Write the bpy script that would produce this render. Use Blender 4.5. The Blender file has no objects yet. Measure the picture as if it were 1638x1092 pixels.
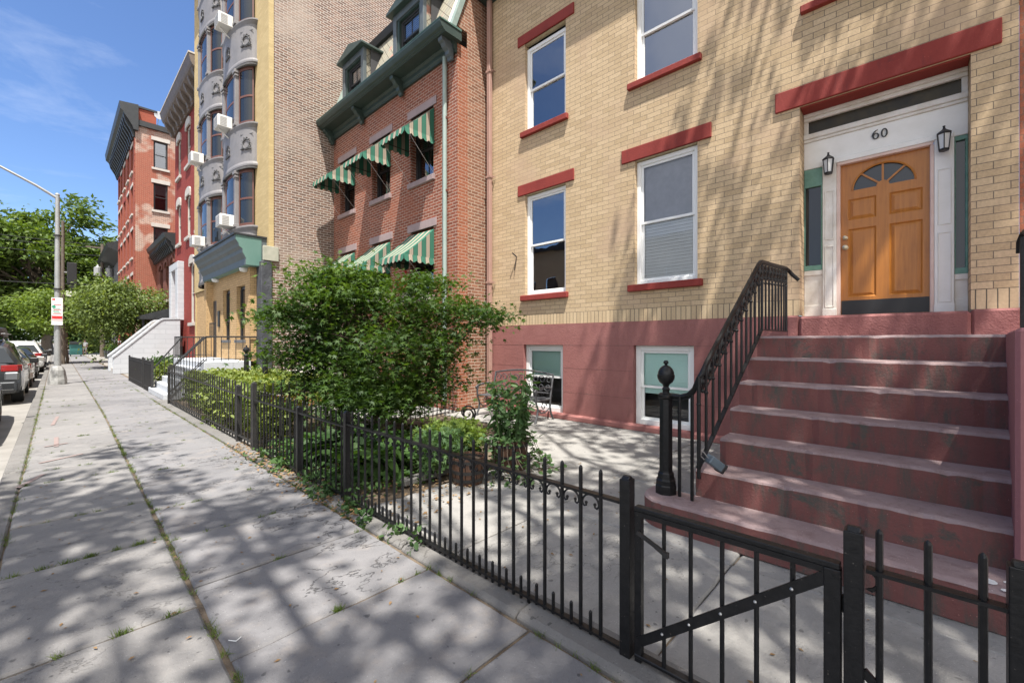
import bpy, math, random
import numpy as np
from mathutils import Vector
R = math.radians
PI = math.pi
S = bpy.context.scene
COL = S.collection

# ------------------------------------------------------------------ camera, sky, sun, exposure
EYE = 1.55
cam = bpy.data.cameras.new('camera'); co = bpy.data.objects.new('camera', cam); COL.objects.link(co)
co.location = (0, 0, EYE); co.rotation_euler = (R(90), 0, -R(46.78))
cam.sensor_width = 36; cam.lens = 685 / 1638 * 36; cam.clip_start = 0.05; cam.clip_end = 2000
S.camera = co

LDIR = Vector((0.23, 0.33, -1.0)).normalized()          # the way sunlight travels
SUNV = -LDIR
el = math.asin(SUNV.z); az = math.atan2(SUNV.x, SUNV.y)
W = bpy.data.worlds.new('World'); S.world = W; W.use_nodes = True
wn = W.node_tree; wn.nodes.clear()
def wnode(t, **k):
    n = wn.nodes.new(t)
    for a, b in k.items(): setattr(n, a, b)
    return n
sky = wnode('ShaderNodeTexSky', sky_type='NISHITA', sun_disc=False, sun_elevation=el, sun_rotation=az,
            altitude=20, air_density=1.0, dust_density=0.25, ozone_density=2.6)
bg = wnode('ShaderNodeBackground'); bg.inputs['Strength'].default_value = 0.075
wo = wnode('ShaderNodeOutputWorld')
tc = wnode('ShaderNodeTexCoord'); mp = wnode('ShaderNodeMapping'); mp.inputs['Scale'].default_value = (1.2, 1.2, 5.5)
mp.inputs['Rotation'].default_value = (0.25, 0.12, 0.7)
nz = wnode('ShaderNodeTexNoise'); nz.inputs['Scale'].default_value = 1.5; nz.inputs['Detail'].default_value = 8; nz.inputs['Roughness'].default_value = 0.62
nz.inputs['Distortion'].default_value = 0.6
cr = wnode('ShaderNodeValToRGB'); cr.color_ramp.elements[0].position = 0.54; cr.color_ramp.elements[1].position = 1.0
cr.color_ramp.elements[1].color = (0.55, 0.55, 0.55, 1)
mxc = wnode('ShaderNodeMix', data_type='RGBA'); mxc.inputs[7].default_value = (7.0, 7.4, 8.2, 1)
L = wn.links.new
L(tc.outputs['Generated'], mp.inputs['Vector']); L(mp.outputs[0], nz.inputs['Vector']); L(nz.outputs['Fac'], cr.inputs[0])
# added cloud glow, unseen behind the camera round the sun, for fill light
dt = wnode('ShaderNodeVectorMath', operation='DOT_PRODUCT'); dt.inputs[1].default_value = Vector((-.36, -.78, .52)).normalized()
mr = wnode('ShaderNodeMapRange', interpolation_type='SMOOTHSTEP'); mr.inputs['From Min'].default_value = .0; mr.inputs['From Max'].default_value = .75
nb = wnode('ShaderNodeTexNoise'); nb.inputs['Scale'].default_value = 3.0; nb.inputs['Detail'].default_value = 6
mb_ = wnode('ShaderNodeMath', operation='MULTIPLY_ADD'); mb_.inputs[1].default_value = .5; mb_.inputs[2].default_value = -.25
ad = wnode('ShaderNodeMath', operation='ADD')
fill_cloud = wnode('ShaderNodeMix', data_type='RGBA'); fill_cloud.inputs[7].default_value = (9.6, 9.6, 9.8, 1)
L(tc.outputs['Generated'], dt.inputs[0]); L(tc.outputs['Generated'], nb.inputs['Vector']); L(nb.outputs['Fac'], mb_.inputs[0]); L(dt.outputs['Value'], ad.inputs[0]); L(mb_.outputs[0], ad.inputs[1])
L(ad.outputs[0], mr.inputs['Value']); L(mr.outputs[0], fill_cloud.inputs[0])
L(cr.outputs['Color'], mxc.inputs[0]); tint = wnode('ShaderNodeMix', data_type='RGBA', blend_type='MULTIPLY'); tint.inputs[0].default_value = 1; tint.inputs[7].default_value = (.90, 1.02, 1.24, 1)
L(sky.outputs[0], tint.inputs[6]); L(tint.outputs[2], mxc.inputs[6]); L(mxc.outputs[2], fill_cloud.inputs[6]); L(fill_cloud.outputs[2], bg.inputs['Color']); L(bg.outputs[0], wo.inputs[0])

sl = bpy.data.lights.new('sun', 'SUN'); sl.energy = 4.5; sl.angle = R(0.53); sl.color = (1.0, 0.95, 0.87)
so = bpy.data.objects.new('sun', sl); COL.objects.link(so); so.location = (-20, -30, 60)
so.rotation_euler = LDIR.to_track_quat('-Z', 'Y').to_euler()
S.view_settings.view_transform = 'Standard'; S.view_settings.look = 'None'; S.view_settings.exposure = 1.2; S.view_settings.gamma = 1.0
S.view_settings.use_curve_mapping = False
S.cycles.max_bounces = 8; S.cycles.transparent_max_bounces = 12

# ------------------------------------------------------------------ mesh helpers
ORIG = {}
class MB:
    def __init__(s): s.v = []; s.f = []; s.m = []
    def add(s, vs, fs, m=0):
        o = len(s.v); s.v.extend([tuple(p) for p in vs])
        for f in fs: s.f.append(tuple(i + o for i in f)); s.m.append(m)
        return s
    def box(s, x0, x1, y0, y1, z0, z1, m=0):
        if x0 > x1: x0, x1 = x1, x0
        if y0 > y1: y0, y1 = y1, y0
        if z0 > z1: z0, z1 = z1, z0
        return s.add([(x0,y0,z0),(x1,y0,z0),(x1,y1,z0),(x0,y1,z0),(x0,y0,z1),(x1,y0,z1),(x1,y1,z1),(x0,y1,z1)],
              [(0,3,2,1),(4,5,6,7),(0,1,5,4),(1,2,6,5),(2,3,7,6),(3,0,4,7)], m)
    def quad(s, a, b, c, d, m=0): return s.add([a,b,c,d], [(0,1,2,3)], m)
    def ring(s, A, B, m=0, close=True):
        n = len(A); fs = [(i, (i+1) % n, n+(i+1) % n, n+i) for i in range(n if close else n-1)]
        return s.add(list(A)+list(B), fs, m)
    def prism(s, poly, axis, a, b, m=0):
        def P(p, t):
            if axis == 'y': return (p[0], t, p[1])
            if axis == 'x': return (t, p[0], p[1])
            return (p[0], p[1], t)
        n = len(poly); A = [P(p,a) for p in poly]; B = [P(p,b) for p in poly]
        ar = sum(poly[i][0]*poly[(i+1)%n][1]-poly[(i+1)%n][0]*poly[i][1] for i in range(n))
        fl = (ar > 0) ^ (axis == 'y') ^ (b < a)
        sides = [(i,(i+1)%n,n+(i+1)%n,n+i) for i in range(n)]
        caps = [tuple(range(n))[::-1], tuple(range(n,2*n))]
        fs = sides+caps
        if not fl: fs = [f[::-1] for f in fs]
        return s.add(A+B, fs, m)
    def bar(s, p0, p1, w, h, m=0, up=(0,0,1)):
        p0 = Vector(p0); p1 = Vector(p1); d = (p1-p0).normalized(); u = Vector(up)
        if abs(d.dot(u)) > .98: u = Vector((0,1,0))
        r = d.cross(u).normalized()*w/2; u = r.cross(d).normalized()*h/2
        A = [p0-r-u, p0+r-u, p0+r+u, p0-r+u]; B = [p1-r-u, p1+r-u, p1+r+u, p1-r+u]
        return s.add(A+B, [(3,2,1,0),(4,5,6,7),(0,1,5,4),(1,2,6,5),(2,3,7,6),(3,0,4,7)], m)
    def tube(s, pts, r, n=8, m=0, cap=True):
        pts = [Vector(p) for p in pts]; k = len(pts)
        rs = r if isinstance(r, (list, tuple)) else [r]*k
        d0 = (pts[1]-pts[0]).normalized(); u = Vector((0,0,1)) if abs(d0.z) < .9 else Vector((1,0,0))
        u = (u-d0*u.dot(d0)).normalized(); vs = []
        for i, p in enumerate(pts):
            d = (pts[min(i+1,k-1)]-pts[max(i-1,0)]).normalized()
            u = (u-d*u.dot(d)); u = u.normalized() if u.length > 1e-6 else d.orthogonal().normalized()
            w = d.cross(u)
            for j in range(n):
                a = 2*PI*j/n; vs.append(p+(u*math.cos(a)+w*math.sin(a))*rs[i])
        fs = [(i*n+j, i*n+(j+1)%n, (i+1)*n+(j+1)%n, (i+1)*n+j) for i in range(k-1) for j in range(n)]
        if cap: fs += [tuple(range(n))[::-1], tuple(range((k-1)*n, k*n))]
        return s.add(vs, fs, m)
    def lathe(s, prof, c=(0,0,0), n=16, m=0, axis='z'):
        vs = []
        for r, z in prof:
            for j in range(n):
                a = 2*PI*j/n
                p = (r*math.cos(a), r*math.sin(a), z)
                if axis == 'x': p = (z, r*math.cos(a), r*math.sin(a))
                if axis == 'y': p = (r*math.cos(a), z, -r*math.sin(a))
                vs.append((p[0]+c[0], p[1]+c[1], p[2]+c[2]))
        k = len(prof)
        fs = [(i*n+j, i*n+(j+1)%n, (i+1)*n+(j+1)%n, (i+1)*n+j) for i in range(k-1) for j in range(n)]
        fs += [tuple(range(n))[::-1], tuple(range((k-1)*n, k*n))]
        return s.add(vs, fs, m)
    def sphere(s, c, r, n=12, k=8, m=0, sz=1):
        return s.lathe([(max(1e-4, r*math.sin(PI*i/k)), -r*sz*math.cos(PI*i/k)) for i in range(k+1)], c, n, m)
    def build(s, name, mats, parent=None, bevel=0, smooth=False, sub=0):
        o = ORIG.get(parent.name, Vector((0,0,0))) if parent else Vector((0,0,0))
        me = bpy.data.meshes.new(name)
        me.from_pydata([(a-o.x, b-o.y, c-o.z) for a,b,c in s.v], [], s.f)
        if not isinstance(mats, (list, tuple)): mats = [mats]
        for mt in mats: me.materials.append(mt)
        if len(mats) > 1: me.polygons.foreach_set('material_index', s.m)
        if smooth: me.polygons.foreach_set('use_smooth', [True]*len(me.polygons))
        me.update()
        ob = bpy.data.objects.new(name, me); COL.objects.link(ob)
        if parent: ob.parent = parent; ORIG[ob.name] = o
        if smooth: me.set_sharp_from_angle(angle=R(42))
        if bevel:
            b = ob.modifiers.new('bevel', 'BEVEL'); b.width = bevel; b.segments = 1; b.limit_method = 'ANGLE'; b.angle_limit = R(40)
        if sub:
            b = ob.modifiers.new('sub', 'SUBSURF'); b.levels = sub; b.render_levels = sub
        return ob

def tag(o, label=None, cat=None, group=None, kind=None):
    if label: o['label'] = label
    if cat: o['category'] = cat
    if group: o['group'] = group
    if kind: o['kind'] = kind
    return o
def thing(name, label, cat, loc=(0,0,0), group=None):
    o = bpy.data.objects.new(name, None); COL.objects.link(o); o.location = loc; o.empty_display_size = .2
    ORIG[o.name] = Vector(loc); tag(o, label, cat, group); return o
def kids(o): return [c for c in bpy.data.objects if c.parent == o]
def copy_tree(o, parent=None):
    c = o.copy(); COL.objects.link(c)
    if parent: c.parent = parent
    for ch in kids(o): copy_tree(ch, c)
    return c
def dup_part(o, parent, dloc):                      # a further copy of a part on the same thing
    c = o.copy(); COL.objects.link(c); c.parent = parent
    c.location = Vector(o.location)+Vector(dloc); return c

# ------------------------------------------------------------------ materials
def boxuv():
    g = bpy.data.node_groups.new('box_uv', 'ShaderNodeTree')
    g.interface.new_socket('Vector', in_out='OUTPUT', socket_type='NodeSocketVector')
    N = g.nodes.new; l = g.links.new
    out = N('NodeGroupOutput'); ge = N('ShaderNodeNewGeometry')
    sp = N('ShaderNodeSeparateXYZ'); sn = N('ShaderNodeSeparateXYZ')
    l(ge.outputs['Position'], sp.inputs[0]); l(ge.outputs['True Normal'], sn.inputs[0])
    def mt(op, a, b=None):
        n = N('ShaderNodeMath'); n.operation = op
        for i, q in enumerate((a, b)):
            if q is None: continue
            if isinstance(q, (int, float)): n.inputs[i].default_value = q
            else: l(q, n.inputs[i])
        return n.outputs[0]
    ax = mt('GREATER_THAN', mt('ABSOLUTE', sn.outputs[0]), .6); zz = mt('GREATER_THAN', mt('ABSOLUTE', sn.outputs[2]), .75)
    def mix(f, a, b):
        n = N('ShaderNodeMix'); l(f, n.inputs[0]); l(a, n.inputs[2]); l(b, n.inputs[3]); return n.outputs[0]
    u = mix(ax, sp.outputs[0], sp.outputs[1]); v = mix(zz, sp.outputs[2], sp.outputs[1])
    cb = N('ShaderNodeCombineXYZ'); l(u, cb.inputs[0]); l(v, cb.inputs[1]); l(cb.outputs[0], out.inputs[0])
    return g
BOXUV = boxuv()
class NT:
    def __init__(s, name):
        s.m = bpy.data.materials.new(name); s.m.use_nodes = True; s.t = s.m.node_tree
        s.b = s.t.nodes['Principled BSDF']; s.out = s.t.nodes['Material Output']
    def n(s, t, ins=None, **k):
        q = s.t.nodes.new(t)
        for a, b in k.items(): setattr(q, a, b)
        for a, b in (ins or {}).items():
            if hasattr(b, 'is_output'): s.t.links.new(b, q.inputs[a])
            else: q.inputs[a].default_value = b
        return q
    def l(s, a, b): s.t.links.new(a, b)
    def uv(s, dx=0, dy=0, sx=1, sy=1):
        q = s.n('ShaderNodeGroup'); q.node_tree = BOXUV
        mp = s.n('ShaderNodeMapping', {'Vector': q.outputs[0], 'Location': (dx, dy, 0), 'Scale': (sx, sy, 1)})
        return mp.outputs[0]
    def pos(s): return s.n('ShaderNodeNewGeometry').outputs['Position']
    def noise(s, sc, det=4, rough=.55, vec=None, dist=0):
        i = {'Scale': sc, 'Detail': det, 'Roughness': rough, 'Distortion': dist}
        i['Vector'] = vec if vec else s.pos()
        return s.n('ShaderNodeTexNoise', i).outputs['Fac']
    def ramp(s, fac, a, b, ca=(0,0,0), cb=(1,1,1)):
        r = s.n('ShaderNodeValToRGB', {0: fac}); e = r.color_ramp.elements
        e[0].position = a; e[1].position = b; e[0].color = (*ca, 1); e[1].color = (*cb, 1); return r.outputs[0]
    def mix(s, fac, a, b, mode='MIX'):
        q = s.n('ShaderNodeMix', data_type='RGBA', blend_type=mode)
        for i, x in ((0, fac), (6, a), (7, b)):
            if hasattr(x, 'is_output'): s.l(x, q.inputs[i])
            elif i == 0: q.inputs[0].default_value = x
            else: q.inputs[i].default_value = (*x, 1)
        return q.outputs[2]
    def bump(s, h, st, dist=.01):
        s.l(s.n('ShaderNodeBump', {'Height': h, 'Strength': st, 'Distance': dist}).outputs[0], s.b.inputs['Normal'])
    def col(s, c):
        if hasattr(c, 'is_output'): s.l(c, s.b.inputs['Base Color'])
        else: s.b.inputs['Base Color'].default_value = (*c, 1)
    def set(s, **k):
        for a, b in k.items(): s.b.inputs[a.replace('_', ' ')].default_value = b

def plain(name, c1, c2=None, sc=3, rough=.6, bump=0, bsc=40, metal=0, spec=.5, det=5, dist=.004):
    n = NT(name); n.set(Roughness=rough, Metallic=metal); n.b.inputs['Specular IOR Level'].default_value = spec
    if c2: n.col(n.ramp(n.noise(sc, det, .6), .32, .68, c1, c2))
    else: n.col(c1)
    if bump: n.bump(n.noise(bsc, 4, .6), bump, dist)
    return n.m
def brick(name, c1, c2, mortar, bw=.21, bh=.072, ms=.006, dx=0, dy=0, bump=.6, stain=None, rough=.85, patch=None, off=.5, bias=0, grain=.12):
    n = NT(name); n.set(Roughness=rough); n.b.inputs['Specular IOR Level'].default_value = .25
    uv = n.uv(dx, dy)
    jit = n.n('ShaderNodeTexNoise', {'Vector': uv, 'Scale': 6, 'Detail': 2}).outputs['Color']
    uv2 = n.n('ShaderNodeVectorMath', {0: uv, 1: n.n('ShaderNodeVectorMath', {0: jit, 1: (.006, .004, 0)}, operation='MULTIPLY').outputs[0]}, operation='ADD').outputs[0]
    b = n.n('ShaderNodeTexBrick', {'Vector': uv2, 'Color1': (*c1, 1), 'Color2': (*c2, 1), 'Mortar': (*mortar, 1), 'Scale': 1,
            'Mortar Size': ms, 'Mortar Smooth': .15, 'Bias': bias, 'Brick Width': bw, 'Row Height': bh}, offset=off)
    c = b.outputs['Color']
    if patch:
        f = n.ramp(n.noise(patch[1], 3, .5), patch[2], patch[2]+.05)
        b2 = n.n('ShaderNodeTexBrick', {'Vector': uv2, 'Color1': (*patch[0], 1), 'Color2': (*[x*.6 for x in patch[0]], 1), 'Mortar': (.55, .5, .45, 1), 'Scale': 1,
            'Mortar Size': ms*1.3, 'Mortar Smooth': .15, 'Brick Width': bw, 'Row Height': bh}, offset=off)
        c = n.mix(f, c, b2.outputs['Color'])
    g = n.ramp(n.noise(35, 4, .7), .2, .8, (1-grain*2,)*3, (1+grain,)*3)
    c = n.mix(1, c, g, 'MULTIPLY')
    if stain: c = n.mix(n.ramp(n.noise(stain[1], 5, .6), .5, .78), c, stain[0])
    n.col(c)
    h = n.n('ShaderNodeMath', {0: n.n('ShaderNodeMath', {0: 1.0, 1: b.outputs['Fac']}, operation='SUBTRACT').outputs[0],
            1: n.n('ShaderNodeMath', {0: n.noise(60, 3, .6), 1: .25}, operation='MULTIPLY').outputs[0]}, operation='ADD').outputs[0]
    n.bump(h, bump, .012)
    return n.m
def glassmat(name, ior=1.9, tint=(1,1,1), wav=0.0):
    n = NT(name); t = n.t; t.nodes.remove(n.b)
    g = n.n('ShaderNodeBsdfGlossy', {'Roughness': .015, 'Color': (.95, .97, 1, 1)})
    tr = n.n('ShaderNodeBsdfTransparent', {'Color': (*tint, 1)})
    fr = n.n('ShaderNodeFresnel', {'IOR': ior})
    if wav:
        bu = n.n('ShaderNodeBump', {'Height': n.noise(1.3, 2, .5), 'Strength': wav, 'Distance': .05}).outputs[0]
        n.l(bu, g.inputs['Normal'])
    mx = n.n('ShaderNodeMixShader', {0: fr.outputs[0], 1: tr.outputs[0], 2: g.outputs[0]})
    n.l(mx.outputs[0], n.out.inputs[0]); return n.m
def leafmat(name, c1, c2, tr=.35, rough=.6):
    n = NT(name); t = n.t; t.nodes.remove(n.b)
    ge = n.n('ShaderNodeNewGeometry')
    c = n.mix(ge.outputs['Random Per Island'], c1, c2)
    c = n.mix(n.ramp(n.noise(.9, 3), .35, .7), c, [x*.72 for x in c1])
    d = n.n('ShaderNodeBsdfDiffuse', {'Color': c}); tl = n.n('ShaderNodeBsdfTranslucent', {'Color': n.mix(1, c, (1.5, 1.45, .55), 'MULTIPLY')})
    gl = n.n('ShaderNodeBsdfGlossy', {'Roughness': rough, 'Color': (1, 1, 1, 1)})
    m1 = n.n('ShaderNodeMixShader', {0: tr, 1: d.outputs[0], 2: tl.outputs[0]})
    m2 = n.n('ShaderNodeMixShader', {0: .018, 1: m1.outputs[0], 2: gl.outputs[0]})
    n.l(m2.outputs[0], n.out.inputs[0]); return n.m

X = {}
X['ybrick'] = brick('yellow_brick', (.60,.455,.29), (.50,.37,.225), (.19,.155,.115), .25, .0815, .0042, dx=0, dy=-2.13, bump=.5, stain=((.47,.335,.235),.7), patch=None, grain=.14)
X['ysoldier'] = brick('yellow_soldier_brick', (.61,.47,.30), (.53,.40,.25), (.14,.115,.085), .082, .226, .0055, dy=-1.905+.0005, bump=.5, off=0, grain=.1)
X['rbrick'] = brick('red_house_brick', (.31,.10,.06), (.20,.066,.043), (.50,.40,.33), .205, .071, .007, bump=.6, stain=((.30,.10,.055),.7))
X['qbrick'] = brick('orange_return_brick', (.34,.125,.07), (.27,.095,.052), (.45,.35,.28), .205, .071, .0055, bump=.5)
X['cbrick'] = brick('common_party_wall_brick', (.25,.148,.108), (.12,.075,.06), (.49,.44,.39), .215, .075, .0115, bump=.8, stain=((.41,.34,.285),.42), bias=-.05)
X['cbrick2'] = brick('brown_party_wall_brick', (.33,.16,.10), (.20,.095,.06), (.52,.42,.33), .205, .072, .007, bump=.7)
X['abrick'] = brick('pale_yellow_brick', (.53,.41,.215), (.46,.35,.175), (.40,.31,.17), .30, .09, .004, bump=.25, grain=.08)
X['ebrick'] = brick('tan_entrance_brick', (.55,.37,.19), (.47,.31,.155), (.25,.18,.10), .22, .072, .005, bump=.35, grain=.1)
X['h2brick'] = brick('painted_red_brick', (.275,.046,.035), (.225,.038,.03), (.20,.036,.028), .21, .072, .007, bump=.6, grain=.1)
X['smbrick'] = brick('dark_red_brick', (.20,.072,.05), (.15,.055,.04), (.22,.12,.09), .21, .072, .006, bump=.5)
X['farbrick'] = brick('orange_red_brick', (.33,.080,.046), (.27,.062,.038), (.30,.13,.09), .21, .072, .006, bump=.4)
X['farside'] = brick('patched_red_brick', (.33,.085,.05), (.26,.066,.04), (.40,.24,.18), .21, .072, .008, bump=.4, patch=((.44,.24,.17),.55,.5))
X['nbrick'] = brick('salmon_neighbour_brick', (.46,.17,.10), (.38,.13,.075), (.30,.16,.11), .21, .072, .006, bump=.6)
X['oppbrick'] = brick('beige_brick', (.45,.36,.25), (.40,.31,.21), (.35,.28,.2), .21, .072, .006, bump=.3)

def stucco(name, c1, c2, grime=None, gamt=.55, bump=.5, bsc=55):
    n = NT(name); n.set(Roughness=.75); n.b.inputs['Specular IOR Level'].default_value = .35
    c = n.ramp(n.noise(2.2, 6, .65), .3, .7, c1, c2)
    if grime:
        sm = n.n('ShaderNodeMapping', {'Vector': n.pos(), 'Scale': (9, 9, 2.2)}).outputs[0]
        c = n.mix(n.ramp(n.noise(1.0, 7, .75, vec=sm, dist=.3), gamt, gamt+.22), c, grime)
        c = n.mix(n.ramp(n.noise(3.1, 8, .75, dist=.5), gamt+.08, gamt+.18), c, grime)
    sp = n.ramp(n.noise(120, 2, .5), .72, .76); c = n.mix(sp, c, [min(1, x*2.2+.05) for x in c2])
    n.col(c)
    h = n.n('ShaderNodeMath', {0: n.noise(bsc, 5, .65), 1: n.n('ShaderNodeMath', {0: n.noise(bsc*.25, 3), 1: .8}, operation='MULTIPLY').outputs[0]}, operation='ADD').outputs[0]
    n.bump(h, bump, .008); return n.m
X['maroon'] = stucco('maroon_stucco', (.26,.105,.096), (.31,.135,.122), (.205,.085,.08), .56, .7)
X['maroon_rough'] = stucco('rough_maroon_stucco', (.22,.085,.08), (.275,.115,.108), bump=1.0, bsc=45)
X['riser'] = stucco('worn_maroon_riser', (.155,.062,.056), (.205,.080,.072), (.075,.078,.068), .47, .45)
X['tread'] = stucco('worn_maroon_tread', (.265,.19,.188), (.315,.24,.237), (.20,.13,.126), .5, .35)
X['cheek'] = stucco('faded_maroon_cheek', (.30,.12,.125), (.34,.15,.155), (.27,.10,.10), .55, .3)
X['redpaint'] = stucco('red_painted_stone', (.205,.030,.024), (.27,.042,.032), (.15,.03,.028), .55, bump=.3, bsc=35)
X['brownstone'] = plain('mauve_brownstone', (.29,.22,.22), (.35,.27,.27), 4, .8, .25, 60)
X['white'] = plain('white_paint', (.74,.73,.69), (.80,.79,.76), 6, .45, .1, 50)
X['vinyl'] = plain('white_vinyl', (.78,.79,.78), (.82,.83,.82), 3, .35)
X['oldwhite'] = plain('chalky_white_paint', (.62,.585,.52), (.78,.76,.72), 5, .6, .35, 40, dist=.006)
X['pinkwhite'] = plain('pinkish_casing', (.62,.45,.38), (.70,.54,.47), 5, .5)
X['cream'] = plain('cream_soffit', (.52,.43,.27), (.63,.54,.38), 8, .7, .3, 40)
X['stonegrey'] = plain('grey_painted_metal', (.175,.17,.175), (.225,.215,.22), 2.5, .6, .15, 30)
X['stonedark'] = plain('dark_grey_trim', (.09,.09,.095), (.13,.13,.135), 4, .6)
X['lightstone'] = plain('pale_limestone', (.42,.39,.36), (.49,.46,.42), 4, .75, .2, 50)
X['whitestoop'] = brick('white_painted_masonry', (.50,.525,.56), (.46,.485,.52), (.40,.425,.46), .85, .24, .012, bump=.35, stain=((.42,.435,.45),1.2), grain=.05)
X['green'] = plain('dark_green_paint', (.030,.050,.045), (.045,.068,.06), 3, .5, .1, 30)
X['palegreen'] = plain('pale_green_paint', (.06,.12,.10), (.09,.16,.135), 6, .55, .15, 40)  # lighter green, used on the gutter edge
X['canopy'] = plain('sea_green_paint', (.10,.20,.17), (.125,.225,.195), 3, .5)
X['slatecol'] = plain('slate_blue_trim', (.075,.092,.10), (.10,.12,.13), 3, .5)
X['copper'] = plain('copper_verdigris_flashing', (.20,.27,.245), (.29,.345,.31), 5, .6)
X['blackpaint'] = plain('black_gloss_iron', (.005,.0055,.0065), (.010,.010,.011), 30, .40, .25, 55, spec=.38, dist=.003)
def ironpaint():
    n = NT('chipped_black_iron_paint'); n.set(Roughness=.40); n.b.inputs['Specular IOR Level'].default_value = .38
    c = n.ramp(n.noise(30, 4, .6), .35, .65, (.005,.0055,.0065), (.011,.011,.012))
    c = n.mix(n.ramp(n.noise(75, 3, .6), .70, .73), c, (.10,.085,.075)); c = n.mix(n.ramp(n.noise(9, 5, .7), .66, .74), c, (.045,.026,.018)); n.col(c)
    n.bump(n.noise(48, 4, .6), .45, .004); return n.m
X['blackpaint'] = ironpaint()
X['blackmatt'] = plain('weathered_black_iron', (.014,.014,.015), (.03,.028,.027), 14, .5, .2, 60)
X['darktrim'] = plain('black_cornice_paint', (.016,.018,.02), (.026,.029,.031), 4, .5)
X['browncornice'] = plain('brown_cornice_paint', (.105,.082,.068), (.15,.12,.10), 4, .6)
X['frame_brown'] = plain('brown_window_frame', (.12,.05,.038), (.15,.066,.05), 4, .5)
X['frame_dark'] = plain('dark_window_frame', (.03,.03,.033), None, 4, .45)
X['interior'] = plain('dark_room', (.035,.036,.04), (.06,.06,.065), 1.2, .9)
X['blind'] = plain('white_blind', (.66,.68,.70), (.74,.75,.76), 2, .7)
X['blindgreen'] = plain('pale_green_blind', (.62,.86,.80), (.68,.90,.85), 2, .7)
X['curtain'] = plain('grey_fabric_shade', (.40,.40,.43), (.47,.47,.50), 9, .9, .1, 40)
X['glass'] = glassmat('window_glass', 3.0, (.82,.86,.88), .10)
X['darkglass'] = plain('dark_glass', (.018,.022,.026), None, 1, .04, spec=.55)
X['thinglass'] = glassmat('clear_basement_glass', 1.55, (.95,.97,.97), .03)
X['aged_glass'] = plain('aged_transom_glass', (.05,.037,.014), (.016,.014,.009), 5, .2, spec=.25)
X['lampglass'] = plain('frosted_lamp_glass', (.62,.63,.62), None, 1, .35)
X['greenframe'] = plain('peeling_green_frame', (.10,.23,.18), (.17,.33,.27), 9, .55, .2, 50)
X['brass'] = plain('worn_brass', (.55,.47,.33), None, 1, .3, metal=.9)
X['steel'] = plain('brushed_steel', (.5,.5,.5), None, 1, .4, metal=.9)
X['galv'] = plain('galvanised_pole', (.30,.31,.315), (.38,.385,.385), 5, .5, .1, 30, metal=.3)
X['polepaint'] = plain('scuffed_pole_base', (.42,.42,.41), (.06,.06,.06), 4.5, .5, .2, 20)
X['acwhite'] = plain('white_plastic', (.70,.69,.66), None, 1, .45)
X['acgrille'] = plain('grey_grille', (.36,.36,.36), None, 1, .5)
X['bark'] = plain('tree_bark', (.09,.07,.05), (.16,.13,.10), 12, .9, .8, 30)
X['barkred'] = plain('maple_bark', (.10,.065,.045), (.15,.105,.08), 12, .8, .4, 40)
X['soil'] = plain('dry_soil', (.10,.075,.052), (.17,.13,.09), 9, .95, .8, 30, dist=.02)
X['utilitywood'] = plain('utility_pole_wood', (.09,.07,.055), (.13,.105,.08), 6, .85, .3, 30)
X['asphalt'] = plain('asphalt', (.15,.15,.15), (.22,.215,.205), 2.2, .9, .5, 90)
X['gutter'] = plain('pale_concrete_gutter', (.19,.18,.165), (.26,.247,.228), 2, .9, .3, 70)  # pale concrete in two mottled tones
X['pipe'] = plain('pinkish_downpipe', (.33,.20,.165), (.38,.24,.20), 4, .5)
X['terracotta'] = plain('orange_board', (.30,.13,.05), (.24,.10,.045), 5, .7)
X['grass'] = leafmat('weed_leaf', (.10,.16,.03), (.17,.22,.05), .3)
X['drygrass'] = leafmat('dry_straw', (.30,.24,.13), (.20,.15,.08), .2)

def wood():
    n = NT('varnished_fir'); n.set(Roughness=.32); n.b.inputs['Specular IOR Level'].default_value = .45
    p = n.n('ShaderNodeMapping', {'Vector': n.pos(), 'Scale': (6, 14, .9)})
    w = n.n('ShaderNodeTexNoise', {'Vector': p.outputs[0], 'Scale': 2.2, 'Detail': 6, 'Roughness': .6, 'Distortion': .4}).outputs['Fac']
    c = n.ramp(w, .3, .72, (.33,.115,.017), (.49,.195,.034))
    c = n.mix(n.ramp(n.noise(5, 3), .4, .75), c, (.44,.165,.026)); n.col(c); n.bump(w, .08, .002); return n.m
X['wood'] = wood()
def barrelwood():
    n = NT('stained_barrel_wood'); n.set(Roughness=.7)
    p = n.n('ShaderNodeMapping', {'Vector': n.pos(), 'Scale': (22, 22, 1.6)})
    w = n.n('ShaderNodeTexNoise', {'Vector': p.outputs[0], 'Scale': 1.5, 'Detail': 5}).outputs['Fac']
    n.col(n.ramp(w, .3, .7, (.055,.025,.015), (.12,.06,.035))); n.bump(w, .4, .005); return n.m
X['barrel'] = barrelwood()
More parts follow.
